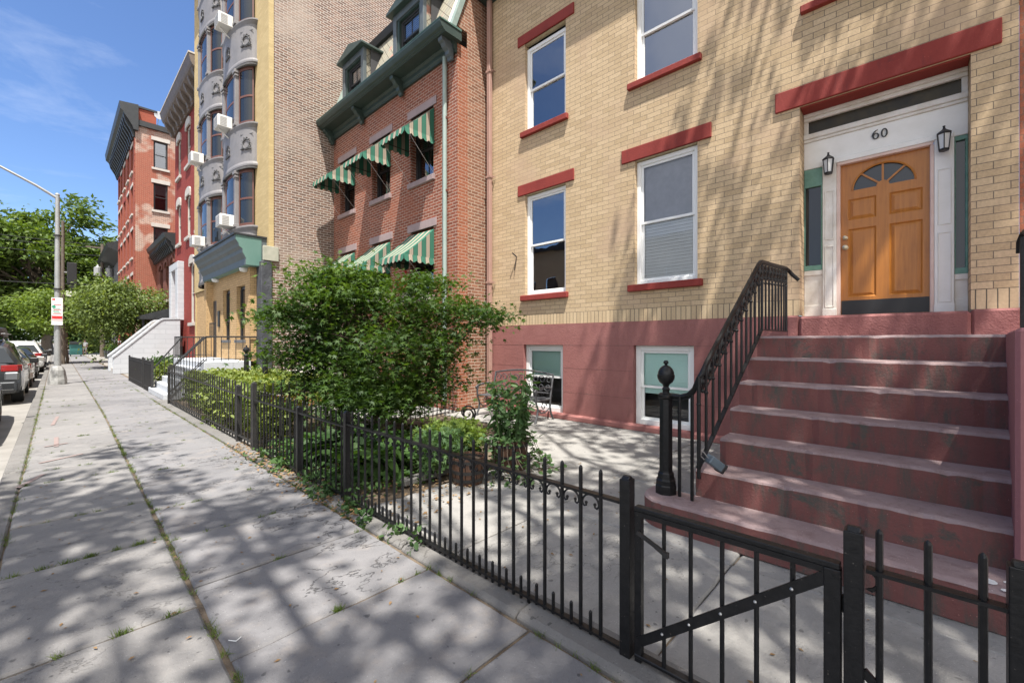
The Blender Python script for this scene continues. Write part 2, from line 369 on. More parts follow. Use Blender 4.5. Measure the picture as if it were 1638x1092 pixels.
def stonefloor(name, c1, c2, blot, crk=.5, fine=60):
    n = NT(name); n.set(Roughness=.82); n.b.inputs['Specular IOR Level'].default_value = .3
    ge = n.n('ShaderNodeNewGeometry')
    c = n.ramp(n.noise(1.1, 7, .62), .28, .72, c1, c2)
    c = n.mix(n.ramp(n.noise(3.2, 6, .7), .52, .75), c, blot)
    c = n.mix(n.ramp(n.noise(.55, 5, .7, dist=.8), .54, .72), c, [x*.68 for x in c1])
    c = n.mix(n.ramp(n.noise(17, 2, .4), .70, .73), c, [x*.5 for x in c1])
    c = n.mix(.22, c, n.mix(ge.outputs['Random Per Island'], [x*.7 for x in c1], [min(1, x*1.25) for x in c2]))
    c = n.mix(n.ramp(n.noise(95, 3, .6), .66, .73), c, [x*.42 for x in c1])
    c = n.mix(n.ramp(n.noise(140, 2, .6), .68, .74), c, [min(.8, x*1.7) for x in c2])
    mp = n.n('ShaderNodeMapping', {'Vector': n.pos(), 'Scale': (1.0, 1.7, 1), 'Rotation': (0, 0, .5)}).outputs[0]
    dn = n.n('ShaderNodeTexNoise', {'Vector': mp, 'Scale': 1.1, 'Detail': 6, 'Roughness': .62}).outputs['Fac']
    ab = n.n('ShaderNodeMath', {0: n.n('ShaderNodeMath', {0: dn, 1: .5}, operation='SUBTRACT').outputs[0]}, operation='ABSOLUTE').outputs[0]
    crack = n.ramp(ab, .0, .006, (0,0,0), (1,1,1))
    gate = n.ramp(n.noise(.8, 2), .46, .52)
    cm = n.n('ShaderNodeMath', {0: n.n('ShaderNodeMath', {0: 1.0, 1: crack}, operation='SUBTRACT').outputs[0], 1: gate}, operation='MULTIPLY').outputs[0]
    cm = n.n('ShaderNodeMath', {0: cm, 1: crk}, operation='MULTIPLY').outputs[0]
    c = n.mix(cm, c, [x*.3 for x in c1]); n.col(c)
    h = n.n('ShaderNodeMath', {0: n.n('ShaderNodeMath', {0: n.noise(fine, 4, .6), 1: .35}, operation='MULTIPLY').outputs[0], 1: n.n('ShaderNodeTexNoise', {'Vector': mp, 'Scale': 4.5, 'Detail': 8, 'Roughness': .68, 'Distortion': .5}).outputs['Fac']}, operation='ADD').outputs[0]
    h = n.n('ShaderNodeMath', {0: h, 1: cm}, operation='SUBTRACT').outputs[0]
    n.bump(h, .75, .014); return n.m
X['bluestone'] = stonefloor('bluestone_flag', (.140,.139,.147), (.205,.20,.203), (.245,.22,.20), .8)
X['flagpale'] = stonefloor('pale_concrete_flag', (.150,.147,.148), (.215,.208,.202), (.25,.235,.22), .4)
X['patio'] = stonefloor('patio_concrete', (.245,.24,.23), (.315,.305,.288), (.21,.21,.203), .35)
X['kerbstone'] = stonefloor('kerb_stone', (.125,.12,.114), (.185,.178,.17), (.15,.14,.13), .5)
def awn():
    n = NT('green_striped_awning_canvas'); n.set(Roughness=.85)
    a = n.n('ShaderNodeAttribute', attribute_name='st').outputs['Fac']
    fr = n.n('ShaderNodeMath', {0: n.n('ShaderNodeMath', {0: a, 1: 4.4}, operation='MULTIPLY').outputs[0]}, operation='FRACT').outputs[0]
    r = n.n('ShaderNodeValToRGB', {0: fr}); e = r.color_ramp; e.interpolation = 'CONSTANT'
    g = (.03,.145,.095,1); w = (.33,.29,.225,1); k = (.03,.045,.04,1)
    e.elements[0].position = 0; e.elements[0].color = g
    e.elements[1].position = .5; e.elements[1].color = k
    for p, c in ((.54, w), (.72, (.30,.22,.17,1)), (.78, w), (.96, k)):
        q = e.elements.new(p); q.color = c
    n.col(r.outputs[0])
    return n.m
X['awning'] = awn()
def slate():
    n = NT('diamond_slate_shingle'); n.set(Roughness=.8)
    q = n.n('ShaderNodeGroup'); q.node_tree = BOXUV
    mp = n.n('ShaderNodeMapping', {'Vector': q.outputs[0], 'Rotation': (0, 0, R(45))})
    b = n.n('ShaderNodeTexBrick', {'Vector': mp.outputs[0], 'Color1': (.33,.30,.225,1), 'Color2': (.27,.255,.205,1), 'Mortar': (.10,.08,.06,1), 'Scale': 1, 'Mortar Size': .008,
        'Brick Width': .17, 'Row Height': .17}, offset=0)
    c = n.mix(n.ramp(n.noise(1.6, 4), .58, .66), b.outputs['Color'], (.42,.20,.15)); n.col(c)
    n.bump(n.n('ShaderNodeMath', {0: 1.0, 1: b.outputs['Fac']}, operation='SUBTRACT').outputs[0], .5, .01); return n.m
X['slate'] = slate()
def carpaint(name, c, metal=.6, rough=.3):
    n = NT(name); n.col(c); n.set(Metallic=metal, Roughness=rough); n.b.inputs['Coat Weight'].default_value = .8; n.b.inputs['Coat Roughness'].default_value = .05; return n.m
X['tyre'] = plain('tyre_rubber', (.018,.018,.018), (.03,.029,.028), 8, .85)
X['alloy'] = plain('alloy_rim', (.45,.45,.45), None, 1, .3, metal=.8)
X['tail'] = plain('red_tail_lamp', (.26,.012,.012), None, 1, .12, spec=.8)
X['chrome'] = plain('chrome', (.7,.7,.7), None, 1, .1, metal=1)
X['blackplastic'] = plain('black_plastic', (.015,.015,.016), None, 1, .45)
# ------------------------------------------------------------------ facade helpers
class Face:
    """a wall plane facing -x (u = y) or -y (u = x); v = z, d = depth into the building"""
    def __init__(s, axis, plane): s.a = axis; s.p = plane
    def P(s, u, v, d=0): return (s.p+d, u, v) if s.a == 'x' else (u, s.p+d, v)
    def box(s, mb, u0, u1, v0, v1, d0, d1, m=0):
        a = s.P(u0, v0, d0); b = s.P(u1, v1, d1)
        return mb.box(a[0], b[0], a[1], b[1], a[2], b[2], m)
    def wall(s, mb, u0, u1, v0, v1, holes=(), reveal=.12, m=0, rm=None, top=None):
        us = sorted({u0, u1, *[h[0] for h in holes], *[h[1] for h in holes]})
        vs = sorted({v0, v1, *[h[2] for h in holes], *[h[3] for h in holes]})
        us = [u for u in us if u0 <= u <= u1]; vs = [v for v in vs if v0 <= v <= v1]
        def q(a, b, c, d, mm):
            (mb.quad(a, b, c, d, mm) if s.a == 'y' else mb.quad(a, d, c, b, mm))
        for i in range(len(us)-1):
            for j in range(len(vs)-1):
                cu = (us[i]+us[i+1])/2; cv = (vs[j]+vs[j+1])/2
                if any(h[0] < cu < h[1] and h[2] < cv < h[3] for h in holes): continue
                q(s.P(us[i], vs[j]), s.P(us[i+1], vs[j]), s.P(us[i+1], vs[j+1]), s.P(us[i], vs[j+1]), m)
        rm = m if rm is None else rm
        for h in holes:
            r = h[4] if len(h) > 4 else reveal
            a, b, c, d = max(h[0], u0), min(h[1], u1), max(h[2], v0), min(h[3], v1); tm = rm if top is None else top
            q(s.P(a, c, 0), s.P(a, d, 0), s.P(a, d, r), s.P(a, c, r), rm)
            q(s.P(b, c, r), s.P(b, d, r), s.P(b, d, 0), s.P(b, c, 0), rm)
            if h[3] <= v1: q(s.P(a, d, 0), s.P(b, d, 0), s.P(b, d, r), s.P(a, d, r), tm)
            if h[2] >= v0: q(s.P(a, c, r), s.P(b, c, r), s.P(b, c, 0), s.P(a, c, 0), rm)
        return mb
def window(house, F, u0, u1, v0, v1, reveal=.1, frame=None, fw=.055, sw=.045, meet=.5, blind=None, bl=1.0, sill_d=0, pane='glass', simple=False, muntin=0):
    frame = frame or X['vinyl']; u0 += .003; u1 -= .003; v0 += .003; v1 -= .003
    mb = MB()
    d0, d1 = reveal, reveal+.1
    F.box(mb, u0, u0+fw, v0, v1, d0, d1); F.box(mb, u1-fw, u1, v0, v1, d0, d1)
    F.box(mb, u0+fw, u1-fw, v1-fw, v1, d0, d1); F.box(mb, u0+fw, u1-fw, v0, v0+fw, d0-sill_d, d1)
    w = mb.build('window', frame, house, bevel=0 if simple else .004)
    a, b, c, d = u0+fw, u1-fw, v0+fw, v1-fw; vm = c+(d-c)*meet
    for (z0, z1, dd) in ((vm-.02, d, reveal+.025), (c, vm+.02, reveal+.055)):
        mb = MB()
        F.box(mb, a, a+sw, z0, z1, dd, dd+.028); F.box(mb, b-sw, b, z0, z1, dd, dd+.028)
        F.box(mb, a+sw, b-sw, z1-sw*.9, z1, dd, dd+.028); F.box(mb, a+sw, b-sw, z0, z0+sw*.9, dd, dd+.028)
        if muntin: F.box(mb, (a+b)/2-.012, (a+b)/2+.012, z0+sw*.9, z1-sw*.9, dd+.004, dd+.022)
        mb.build('sash', frame, w)
        mb = MB(); q = [F.P(a+sw, z0+sw*.9, dd+.014), F.P(b-sw, z0+sw*.9, dd+.014), F.P(b-sw, z1-sw*.9, dd+.014), F.P(a+sw, z1-sw*.9, dd+.014)]
        mb.quad(*(q if F.a == 'y' else q[::-1])); mb.build('pane', X[pane], w)
    mb = MB(); dr = reveal+.45
    F.box(mb, a-.3, b+.3, c-.3, d+.3, dr, dr+.05)
    F.box(mb, a-.32, a-.3, c-.3, d+.3, reveal+.11, dr); F.box(mb, b+.3, b+.32, c-.3, d+.3, reveal+.11, dr)
    F.box(mb, a-.3, b+.3, d+.3, d+.32, reveal+.11, dr); F.box(mb, a-.3, b+.3, c-.32, c-.3, reveal+.11, dr)
    mb.build('room_lining', X['interior'], w)
    if blind:
        mb = MB(); z0 = d-(d-c)*bl; n = int((d-z0)/.05)
        if blind == 'curtain': F.box(mb, a+.002, b-.002, z0, d, reveal+.088, reveal+.092)
        else:
            for i in range(n):
                z = z0+i*(d-z0)/n
                p = [F.P(a+.002, z, reveal+.086), F.P(b-.002, z, reveal+.086), F.P(b-.002, z+(d-z0)/n, reveal+.098), F.P(a+.002, z+(d-z0)/n, reveal+.098)]
                mb.quad(*(p if F.a == 'y' else p[::-1]))
        mb.build('blind', X[blind], w)
    return w
def block(parent, name, F, u0, u1, v0, v1, d0, d1, mat, bevel=.006):
    mb = MB(); F.box(mb, u0, u1, v0, v1, d0, d1); return mb.build(name, mat, parent, bevel)
rnd = random.Random(7)

# ------------------------------------------------------------------ the ground, road, kerb, pavement
mb = MB(); mb.quad((-400,-200,-.17),(400,-200,-.17),(400,900,-.17),(-400,900,-.17))
tag(mb.build('ground', X['soil']), kind='structure')
mb = MB(); mb.quad((-11,-60,-.13),(-.43,-60,-.13),(-.43,400,-.13),(-11,400,-.13))
mb.quad((-.43,112,-.13),(60,112,-.13),(60,124,-.13),(-.43,124,-.13))
tag(mb.build('road', X['asphalt']), kind='structure')
mb = MB(); y = -6.
mb.quad((-1.35,-60,-.122),(-.43,-60,-.122),(-.43,112,-.122),(-1.35,112,-.122))
tag(mb.build('gutter_strip', X['gutter']), kind='structure')
mb = MB()
while y < 112:
    l = rnd.uniform(1.5, 2.3); mb.box(-.43, -.275, y, min(112, y+l-.012), -.2, rnd.uniform(-.004, .004)); y += l
tag(mb.build('kerb', X['kerbstone'], bevel=.012), kind='structure')
mb = MB(); mb.quad((-.3,-60,-.018),(2.3,-60,-.018),(2.3,112,-.018),(-.3,112,-.018)); tag(mb.build('pavement_bed', X['soil']), kind='structure')
def seam(y): return .545+.012*min(y, 13) + .0025*max(0, y-13)
def slab(mb, c, r, zt=0., th=.05):
    """irregular flagstone: four corners, rounded edge"""
    n = 7; pts = []
    for k in range(4):
        a = c[k]; b = c[(k+1) % 4]
        for i in range(n):
            t = i/n; j = 0 if i == 0 else r.uniform(-.006, .006)
            pts.append((a[0]+(b[0]-a[0])*t+(j if abs(b[1]-a[1]) > abs(b[0]-a[0]) else 0), a[1]+(b[1]-a[1])*t+(j if abs(b[0]-a[0]) > abs(b[1]-a[1]) else 0)))
    cx = sum(p[0] for p in pts)/len(pts); cy = sum(p[1] for p in pts)/len(pts)
    z = zt+r.uniform(-.004, .003); tx = r.uniform(-.004, .004); ty = r.uniform(-.004, .004)
    def H(x, y): return z+tx*(x-cx)+ty*(y-cy)
    def ins(p, d):
        q = []
        for x, y in pts:
            q.append((x-math.copysign(min(d, abs(x-cx)), x-cx) if abs(x-cx) > .02 else x, y-math.copysign(min(d, abs(y-cy)), y-cy) if abs(y-cy) > .02 else y))
        return q
    A = [(x, y, z-th) for x, y in pts]; B = [(x, y, H(x, y)-.011) for x, y in pts]; C_ = [(x, y, H(x, y)) for x, y in ins(pts, .013)]
    mb.ring(A, B); mb.ring(B, C_); k = len(mb.v); mb.add(C_, [tuple(range(len(C_)))])
rj = [-3.2, -1.9, -.75, .35, 1.515, 2.43, 3.32, 4.22, 5.08, 5.98, 6.66]
lj = [-3.2, -1.6, .1, 1.55, 3.08, 4.34, 5.44, 6.95, 7.6]
while rj[-1] < 112: rj.append(rj[-1]+rnd.uniform(.75, 1.25) if rj[-1] < 30 else rj[-1]+rnd.uniform(1.3, 2.4))
while lj[-1] < 112: lj.append(lj[-1]+rnd.uniform(.8, 1.5) if lj[-1] < 30 else lj[-1]+rnd.uniform(1.3, 2.4))
R_ = random.Random(3)
mb = MB()
for i in range(len(rj)-1):
    g = .009; y0, y1 = rj[i], rj[i+1]; sk = R_.uniform(-.02, .02)
    xe = 1.745 if y0 < 14 else 2.1
    slab(mb, [(seam(y0)+.012, y0+g), (xe, y0+g), (xe, y1-g), (seam(y1)+.012, y1-g)], R_)
tag(mb.build('bluestone_pavement', X['bluestone']), kind='structure')
mb = MB()
for i in range(len(lj)-1):
    g = .008; y0, y1 = lj[i], lj[i+1]
    slab(mb, [(-.262, y0+g), (seam(y0)-.012, y0+g), (seam(y1)-.012, y1-g), (-.262, y1-g)], R_)
tag(mb.build('concrete_pavement', X['flagpale']), kind='structure')
# kerbstones that carry the fence
mb = MB(); y = -2.
while y < 14.3:
    l = R_.uniform(1.1, 1.9); l = min(l, 14.4-y)
    z = .022+R_.uniform(-.006, .008); mb.prism([(1.765, -.06), (1.99, -.06), (1.99, z+.012), (1.80, z), (1.768, z-.022)], 'y', y+.006, y+l-.006); y += l
tag(mb.build('fence_plinth', X['kerbstone'], bevel=.006), kind='structure')
# front yards
mb = MB(); mb.quad((2.0,-6,-.03),(7.2,-6,-.03),(7.2,14,-.03),(2.0,14,-.03)); mb.quad((2.1,14,-.03),(9,14,-.03),(9,112,-.03),(2.1,112,-.03))
tag(mb.build('yard_soil', X['soil']), kind='structure')
mb = MB()
px = [1.998, 3.22, 4.45, 5.68, 6.915]; py = [-3.1, -1.9, -.55, .93, 2.47, 3.75, 5.1, 6.4, 7.36]
for i in range(4):
    for j in range(8):
        if i < 2 and j > 4: continue
        if i == 2 and j > 5: continue
        g = .004
        slab(mb, [(px[i]+g, py[j]+g), (px[i+1]-g, py[j]+g), (px[i+1]-g, py[j+1]-g), (px[i]+g, py[j+1]-g)], R_, -.002)
tag(mb.build('patio_paving', X['patio']), kind='structure')
mb = MB()
for j in range(4):
    y = 7.5+j*1.5
    for i in range(3): slab(mb, [(3.9+i*.75+.005, y+.005), (3.9+(i+1)*.75-.005, y+.005), (3.9+(i+1)*.75-.005, y+1.49), (3.9+i*.75+.005, y+1.49)], R_, -.004)
tag(mb.build('neighbour_paving', X['patio']), kind='structure')
mb = MB(); mb.quad((2.2,14.5,-.012),(9,14.5,-.012),(9,111,-.012),(2.2,111,-.012)); tag(mb.build('areaway_concrete', X['gutter']), kind='structure')

# ------------------------------------------------------------------ yellow brick house
YH = thing('yellow_brick_house', 'yellow brick row house with maroon base, red lintels and varnished wooden front door', 'house', (7, 3.3, 0))
F = Face('x', 7.0)
YB0, YB1 = -.81, 7.37
wh = [(5.10, 6.19, 2.545, 4.735), (2.52, 3.60, 2.545, 4.735), (5.10, 6.19, 6.10, 8.02), (2.52, 3.60, 6.10, 8.02), (-.23, 1.0, 6.10, 8.02)]
dh = (-.46, 1.15, 1.0, 4.77, .34)
mb = MB(); F.wall(mb, YB0, YB1, 2.13, 9.75, [(*h, .13) for h in wh]+[dh], m=0, top=1)
mb.box(7.36, 16, YB0, YB0+.2, 1.9, 9.75); mb.box(7.3, 16, YB1-.2, YB1-.001, 1.9, 9.75)
mb.build('wall', [X['ybrick'], X['cream']], YH)
mb = MB(); F.wall(mb, YB0, YB1, 1.905, 2.13, [dh])
mb.build('soldier_course', X['ysoldier'], YH)
bh = [(5.16, 6.22, .09, 1.482), (2.57, 3.62, .09, 1.482)]
FB = Face('x', 6.985)
mb = MB(); FB.wall(mb, 1.29, YB1+.02, 0, 1.905, [(*h, .14) for h in bh])
mb.quad((6.985,1.29,1.905),(6.985,YB1+.02,1.905),(7.02,YB1+.02,1.905),(7.02,1.29,1.905))
for h in bh: mb.quad((6.984,h[0],.0895),(6.984,h[1],.0895),(7.12,h[1],.0895),(7.12,h[0],.0895))
mb.build('base_wall', X['maroon'], YH)
mb = MB()
for z in (1.02, 1.475, .54):
    for a, b in ((1.3, 2.56), (3.63, 5.15), (6.23, 7.35)): mb.box(6.9835, 6.99, a, b, z-.003, z+.003)
mb.build('base_joint', X['riser'], YH)
mb = MB(); mb.prism([(6.9, 0), (6.984, 0), (6.984, .115), (6.93, .10), (6.905, .08)], 'y', 1.29, YB1+.02); mb.build('base_kerb', X['maroon'], YH, .005)
mb = MB(); mb.box(6.965, 7.36, -.9, -.46, 1.6, 1.908); mb.build('door_base', X['maroon_rough'], YH, .025)
mb = MB(); mb.box(6.972, 7.36, 1.15, 1.31, 1.6, 1.908); mb.build('door_base', X['maroon_rough'], YH, .025)
mb = MB(); mb.box(6.94, 7.5, -.4595, 1.1495, 1.55, 1.893); mb.build('door_threshold', X['maroon_rough'], YH, .03)
for (a, b, c, d) in ((4.89, 6.385, 4.735, 4.965), (2.305, 3.85, 4.735, 4.97), (4.89, 6.39, 8.02, 8.24), (2.305, 3.85, 8.02, 8.24), (-.45, 1.25, 8.02, 8.24), (-.69, 1.44, 4.772, 5.045)):
    mb = MB(); dd = .34 if a < -.5 else .1
    F.box(mb, a, b, c, d, -.03, 0.02)
    if a < -.5: F.box(mb, -.4585, 1.1485, 4.752, 4.775, .021, .30)
    mb.build('lintel', X['redpaint'], YH, .008)
for (a, b, c, d) in ((5.03, 6.28, 2.43, 2.545), (2.434, 3.713, 2.43, 2.545), (5.03, 6.285, 5.985, 6.1), (2.45, 3.72, 6.0, 6.105), (-.33, 1.136, 6.01, 6.11)):
    block(YH, 'sill', F, a, b, c, d, -.075, .13, X['redpaint'], .01)
window(YH, F, 5.10, 6.19, 2.545, 4.72, .075, meet=.5, fw=.07, blind=None)
window(YH, F, 2.52, 3.60, 2.545, 4.72, .075, meet=.5, fw=.07, blind='curtain', bl=.5, pane='thinglass')
window(YH, F, 5.10, 6.19, 6.10, 7.93, .075, meet=.5, fw=.07)
window(YH, F, 2.52, 3.60, 6.10, 7.93, .075, meet=.47, fw=.07)
window(YH, F, -.23, 1.0, 6.10, 7.93, .075, fw=.07)
window(YH, FB, 5.16, 6.22, .09, 1.482, .09, fw=.09, meet=.52, blind='blindgreen', bl=.5, pane='thinglass')
window(YH, FB, 2.57, 3.62, .09, 1.482, .09, fw=.09, meet=.48, blind='blindgreen', bl=.62, pane='thinglass')
for a, b in ((2.60, 3.52),):                       # light slatted blind behind the middle window's lower sash
    mb = MB()
    for i in range(17):
        z = 2.66+i*.056; mb.quad((7.162, a, z), (7.162, b, z), (7.174, b, z+.056), (7.174, a, z+.056))
    mb.build('blind', X['blind'], YH)
# cornice just above the picture
mb = MB(); mb.prism([(7.02, 9.46), (6.72, 9.5), (6.62, 9.62), (6.46, 9.75), (6.44, 10.0), (7.02, 10.05)], 'y', YB0, YB1+.03); mb.build('cornice', X['green'], YH)
mb = MB(); mb.box(7.02, 16, YB0, YB1, 9.75, 9.9); mb.build('roof', X['darktrim'], YH)
# doorway woodwork
D = Face('x', 7.30)
mb = MB()
D.box(mb, -.457, 1.147, 4.655, 4.75, -.015, .08); D.box(mb, -.456, 1.146, 4.70, 4.75, -.05, -.016)
D.box(mb, -.459, 1.149, 4.40, 4.47, -.03, .08); D.box(mb, -.459, 1.149, 4.36, 4.40, -.012, .08)
D.box(mb, -.459, -.405, 4.47, 4.655, 0, .08); D.box(mb, 1.095, 1.149, 4.47, 4.655, 0, .08)
mb.build('transom_frame', X['oldwhite'], YH, .006)
block(YH, 'transom_pane', D, -.405, 1.095, 4.47, 4.655, .03, .05, X['aged_glass'], 0)
mb = MB(); D.box(mb, -.459, 1.149, 3.985, 4.36, .01, .08); D.box(mb, -.34, .96, 3.985, 4.05, -.012, .01)
mb.build('frieze_board', X['white'], YH, .004)
mb = MB(); D.box(mb, -.17, .77, 3.945, 3.984, -.004, .1); D.box(mb, .735, .775, 1.9, 3.945, .0, .1); D.box(mb, -.175, -.14, 1.9, 3.945, .0, .1)
mb.build('door_casing', X['pinkwhite'], YH, .004)
for u0, u1 in ((.776, .93), (-.345, -.176)):
    mb = MB(); D.box(mb, u0, u1, 1.9, 3.984, -.01, .1)
    for v0, v1 in ((2.02, 2.86), (2.95, 3.62)):
        for q in ((u0+.025, u0+.037, v0, v1), (u1-.037, u1-.025, v0, v1), (u0+.037, u1-.037, v0, v0+.012), (u0+.037, u1-.037, v1-.012, v1)): D.box(mb, *q, -.019, -.01)
    D.box(mb, u0-.004, u1+.004, 1.9, 2.0, -.022, -.01)
    mb.build('pilaster', X['white'] if u0 < 0 else X['oldwhite'], YH, .004)
for (u0, u1, zs, zt) in ((.931, 1.149, 2.62, 3.78), (-.459, -.346, 2.42, 3.98)):
    mb = MB(); D.box(mb, u0, u1, zt-.05, 3.984, .02, .1)
    e = .022
    D.box(mb, u0, u0+e, zs, zt-.05, .02, .1); D.box(mb, u1-e*.6, u1, zs, zt-.05, .02, .1); D.box(mb, u0, u1, zs-.07, zs, .01, .1)
    sd = mb.build('sidelight', X['greenframe'], YH, .004)
    block(sd, 'pane', D, u0+e, u1-e*.6, zs, zt-.05, .055, .06, X['darkglass'], 0)
    mb = MB(); D.box(mb, u0, u1, 1.9, zs-.07, .03, .1); D.box(mb, u0, u1, zs-.14, zs-.07, .012, .03); D.box(mb, u0, u1, 1.9, 2.06, .018, .03)
    mb.build('sidelight_panel', X['oldwhite'], YH, .005)
# the door: rails and stiles proud of sunk panels, fan light
DF = Face('x', 7.365); y0, y1 = -.139, .734; z0, z1 = 1.905, 3.944
yc = .30; lz = 3.585; lr = .31; lh = .29
pan = [(.365, .655, 3.19, 3.47), (-.075, .235, 3.19, 3.47), (.365, .655, 2.15, 3.07), (-.075, .235, 2.15, 3.07)]
mb = MB()
us = sorted({y0, y1, yc-lr, yc+lr, *[p[0] for p in pan], *[p[1] for p in pan]}); vs = sorted({z0, z1, lz, lz+lh, *[p[2] for p in pan], *[p[3] for p in pan]})
for i in range(len(us)-1):
    for j in range(len(vs)-1):
        cu, cv = (us[i]+us[i+1])/2, (vs[j]+vs[j+1])/2
        if any(p[0] < cu < p[1] and p[2] < cv < p[3] for p in pan): continue
        if abs(cu-yc) < lr and lz < cv < lz+lh: continue
        mb.quad(DF.P(us[i], vs[j]), DF.P(us[i], vs[j+1]), DF.P(us[i+1], vs[j+1]), DF.P(us[i+1], vs[j]))
n = 20; arc = [(yc+lr*math.cos(PI*k/n), lz+lh*math.sin(PI*k/n)) for k in range(n+1)]
for k in range(n):                                   # spandrels round the fan
    a, b = arc[k], arc[k+1]; t = lz+lh
    mb.quad(DF.P(a[0], a[1]), DF.P(b[0], b[1]), DF.P(b[0], t), DF.P(a[0], t))
    mb.quad(DF.P(a[0], a[1]), DF.P(a[0], a[1], .03), DF.P(b[0], b[1], .03), DF.P(b[0], b[1]))
for a, b, c, d in pan:
    A = [DF.P(a,c), DF.P(b,c), DF.P(b,d), DF.P(a,d)]; e = .018; B = [DF.P(a+e,c+e,.017), DF.P(b-e,c+e,.017), DF.P(b-e,d-e,.017), DF.P(a+e,d-e,.017)]
    e2 = .05; C_ = [DF.P(a+e2,c+e2,.006), DF.P(b-e2,c+e2,.006), DF.P(b-e2,d-e2,.006), DF.P(a+e2,d-e2,.006)]
    mb.ring(A, B); mb.ring(B, C_); mb.add(C_, [(0,1,2,3)])
F2 = DF
F2.box(mb, y0, y1, z0, z1, .034, .05)
door = mb.build('front_door', X['wood'], YH)
mb = MB(); mb.add([DF.P(yc, lz, .02)]+[DF.P(p[0], p[1], .02) for p in arc], [tuple(range(n+2))[::-1]]); mb.build('fan_light', X['darkglass'], door)
mb = MB()
for a in (PI/4, PI/2, 3*PI/4): mb.bar(DF.P(yc+.06*math.cos(a), lz+.06*math.sin(a), .008), DF.P(yc+(lr-.006)*math.cos(a), lz+(lh-.006)*math.sin(a), .008), .022, .018, up=(1,0,0))
mb.prism([(yc+.065*math.cos(PI*k/8), lz+.065*math.sin(PI*k/8)) for k in range(9)], 'x', 7.366, 7.38); mb.build('fan_muntin', X['wood'], door)
mb = MB(); mb.tube([DF.P(p[0], p[1], -.002) for p in arc], .012, 6); mb.build('fan_moulding', X['wood'], door)
block(door, 'kick_plate', DF, y0+.005, y1-.005, z0+.01, z0+.2, -.004, .01, X['blackplastic'], 0)
for z, r in ((2.955, .026), (2.825, .031)):
    mb = MB(); mb.lathe([(r*1.1, .0), (r*1.1, -.006), (r*.5, -.012), (r*.5, -.03), (r, -.04), (r*.95, -.058), (r*.4, -.064)][::-1], DF.P(.685, z), 14, axis='x')
    mb.build('door_knob', X['brass'], door, smooth=True)
# house number in serif-like shapes
def ribbon_ring(mb, cy, cz, ry, rz, iy, iz, x0, x1):
    n = 28; A = [(cy+ry*math.cos(2*PI*k/n), cz+rz*math.sin(2*PI*k/n)) for k in range(n)]; B = [(cy+iy*math.cos(2*PI*k/n), cz+iz*math.sin(2*PI*k/n)) for k in range(n)]
    P = lambda q, x: [(x, a, b) for a, b in q]
    mb.ring(P(A, x0), P(B, x0)); mb.ring(P(A, x1), P(A, x0)); mb.ring(P(B, x0), P(B, x1))
NS = lambda a, b: (.325+(a-.302)*.66, 4.235+(b-4.21)*.76)
mb = MB(); ribbon_ring(mb, .238, 4.21, .052, .073, .026, .064, 7.295, 7.31)
ribbon_ring(mb, .365, 4.188, .052, .051, .026, .043, 7.295, 7.31)
st = [(.415, 4.19, .026), (.408, 4.23, .024), (.388, 4.262, .018), (.36, 4.282, .010), (.335, 4.287, .006)]
L_ = [(a+w*.5, b+w*.15) for a, b, w in st]; R2 = [(a-w*.5, b-w*.3) for a, b, w in st]
mb.prism(L_+R2[::-1], 'x', 7.2948, 7.309)
mb.v = [(p[0]-.004, *NS(p[1], p[2])) for p in mb.v]
mb.build('house_number', X['blackplastic'], YH)
def lantern(y, z):
    x = 7.18; mb = MB()
    mb.box(7.255, 7.29, y-.05, y+.05, z-.08, z+.1); mb.bar((7.27, y, z+.1), (x, y, z+.13), .025, .025)
    mb.lathe([(.02, .20), (.014, .19), (.018, .16), (.03, .145), (.085, .10), (.088, .085), (.075, .08)][::-1], (x, y, z), 6)
    mb.lathe([(.055, -.15), (.062, -.135), (.06, -.12)], (x, y, z), 6)
    for k in range(6):
        a = 2*PI*k/6; mb.bar((x+.056*math.cos(a), y+.056*math.sin(a), z-.125), (x+.076*math.cos(a), y+.076*math.sin(a), z+.085), .012, .012)
    sc_ = lambda p: (7.29+(p[0]-7.29)*.84, y+(p[1]-y)*.84, z+(p[2]-z)*.84)
    mb.v = [sc_(p) for p in mb.v]; o = mb.build('wall_lantern', X['blackplastic'], YH, .002)
    mb = MB(); mb.lathe([(.05, -.12), (.068, .08)], (x, y, z), 6); mb.v = [sc_(p) for p in mb.v]; mb.build('lamp_glass', X['lampglass'], o)
lantern(.855, 3.95); lantern(-.255, 3.93)
# pinkish downpipe at the corner
DP = thing('downpipe', 'pinkish painted downpipe at left corner of yellow brick house', 'drainpipe', (6.93, 7.22, 0))
mb = MB(); mb.box(6.87, 6.965, 7.165, 7.275, .25, 9.5); mb.build('pipe', X['pipe'], DP, .012)
for z in (.5, 2.9, 5.35, 7.8):
    mb = MB(); mb.box(6.86, 6.975, 7.15, 7.29, z, z+.05); mb.bar((6.9,7.12,z+.02),(6.99,7.1,z+.02),.02,.015); mb.build('bracket', X['pipe'], DP)
mb = MB(); mb.bar((6.985, 6.42, 3.42), (6.88, 6.46, 3.5), .02, .02); mb.bar((6.975, 6.42, 3.42), (6.965, 6.47, 3.12), .014, .012)
tag(mb.build('wall_hook', X['blackmatt']), 'small black iron hook on yellow brick beside the left window', 'hook')

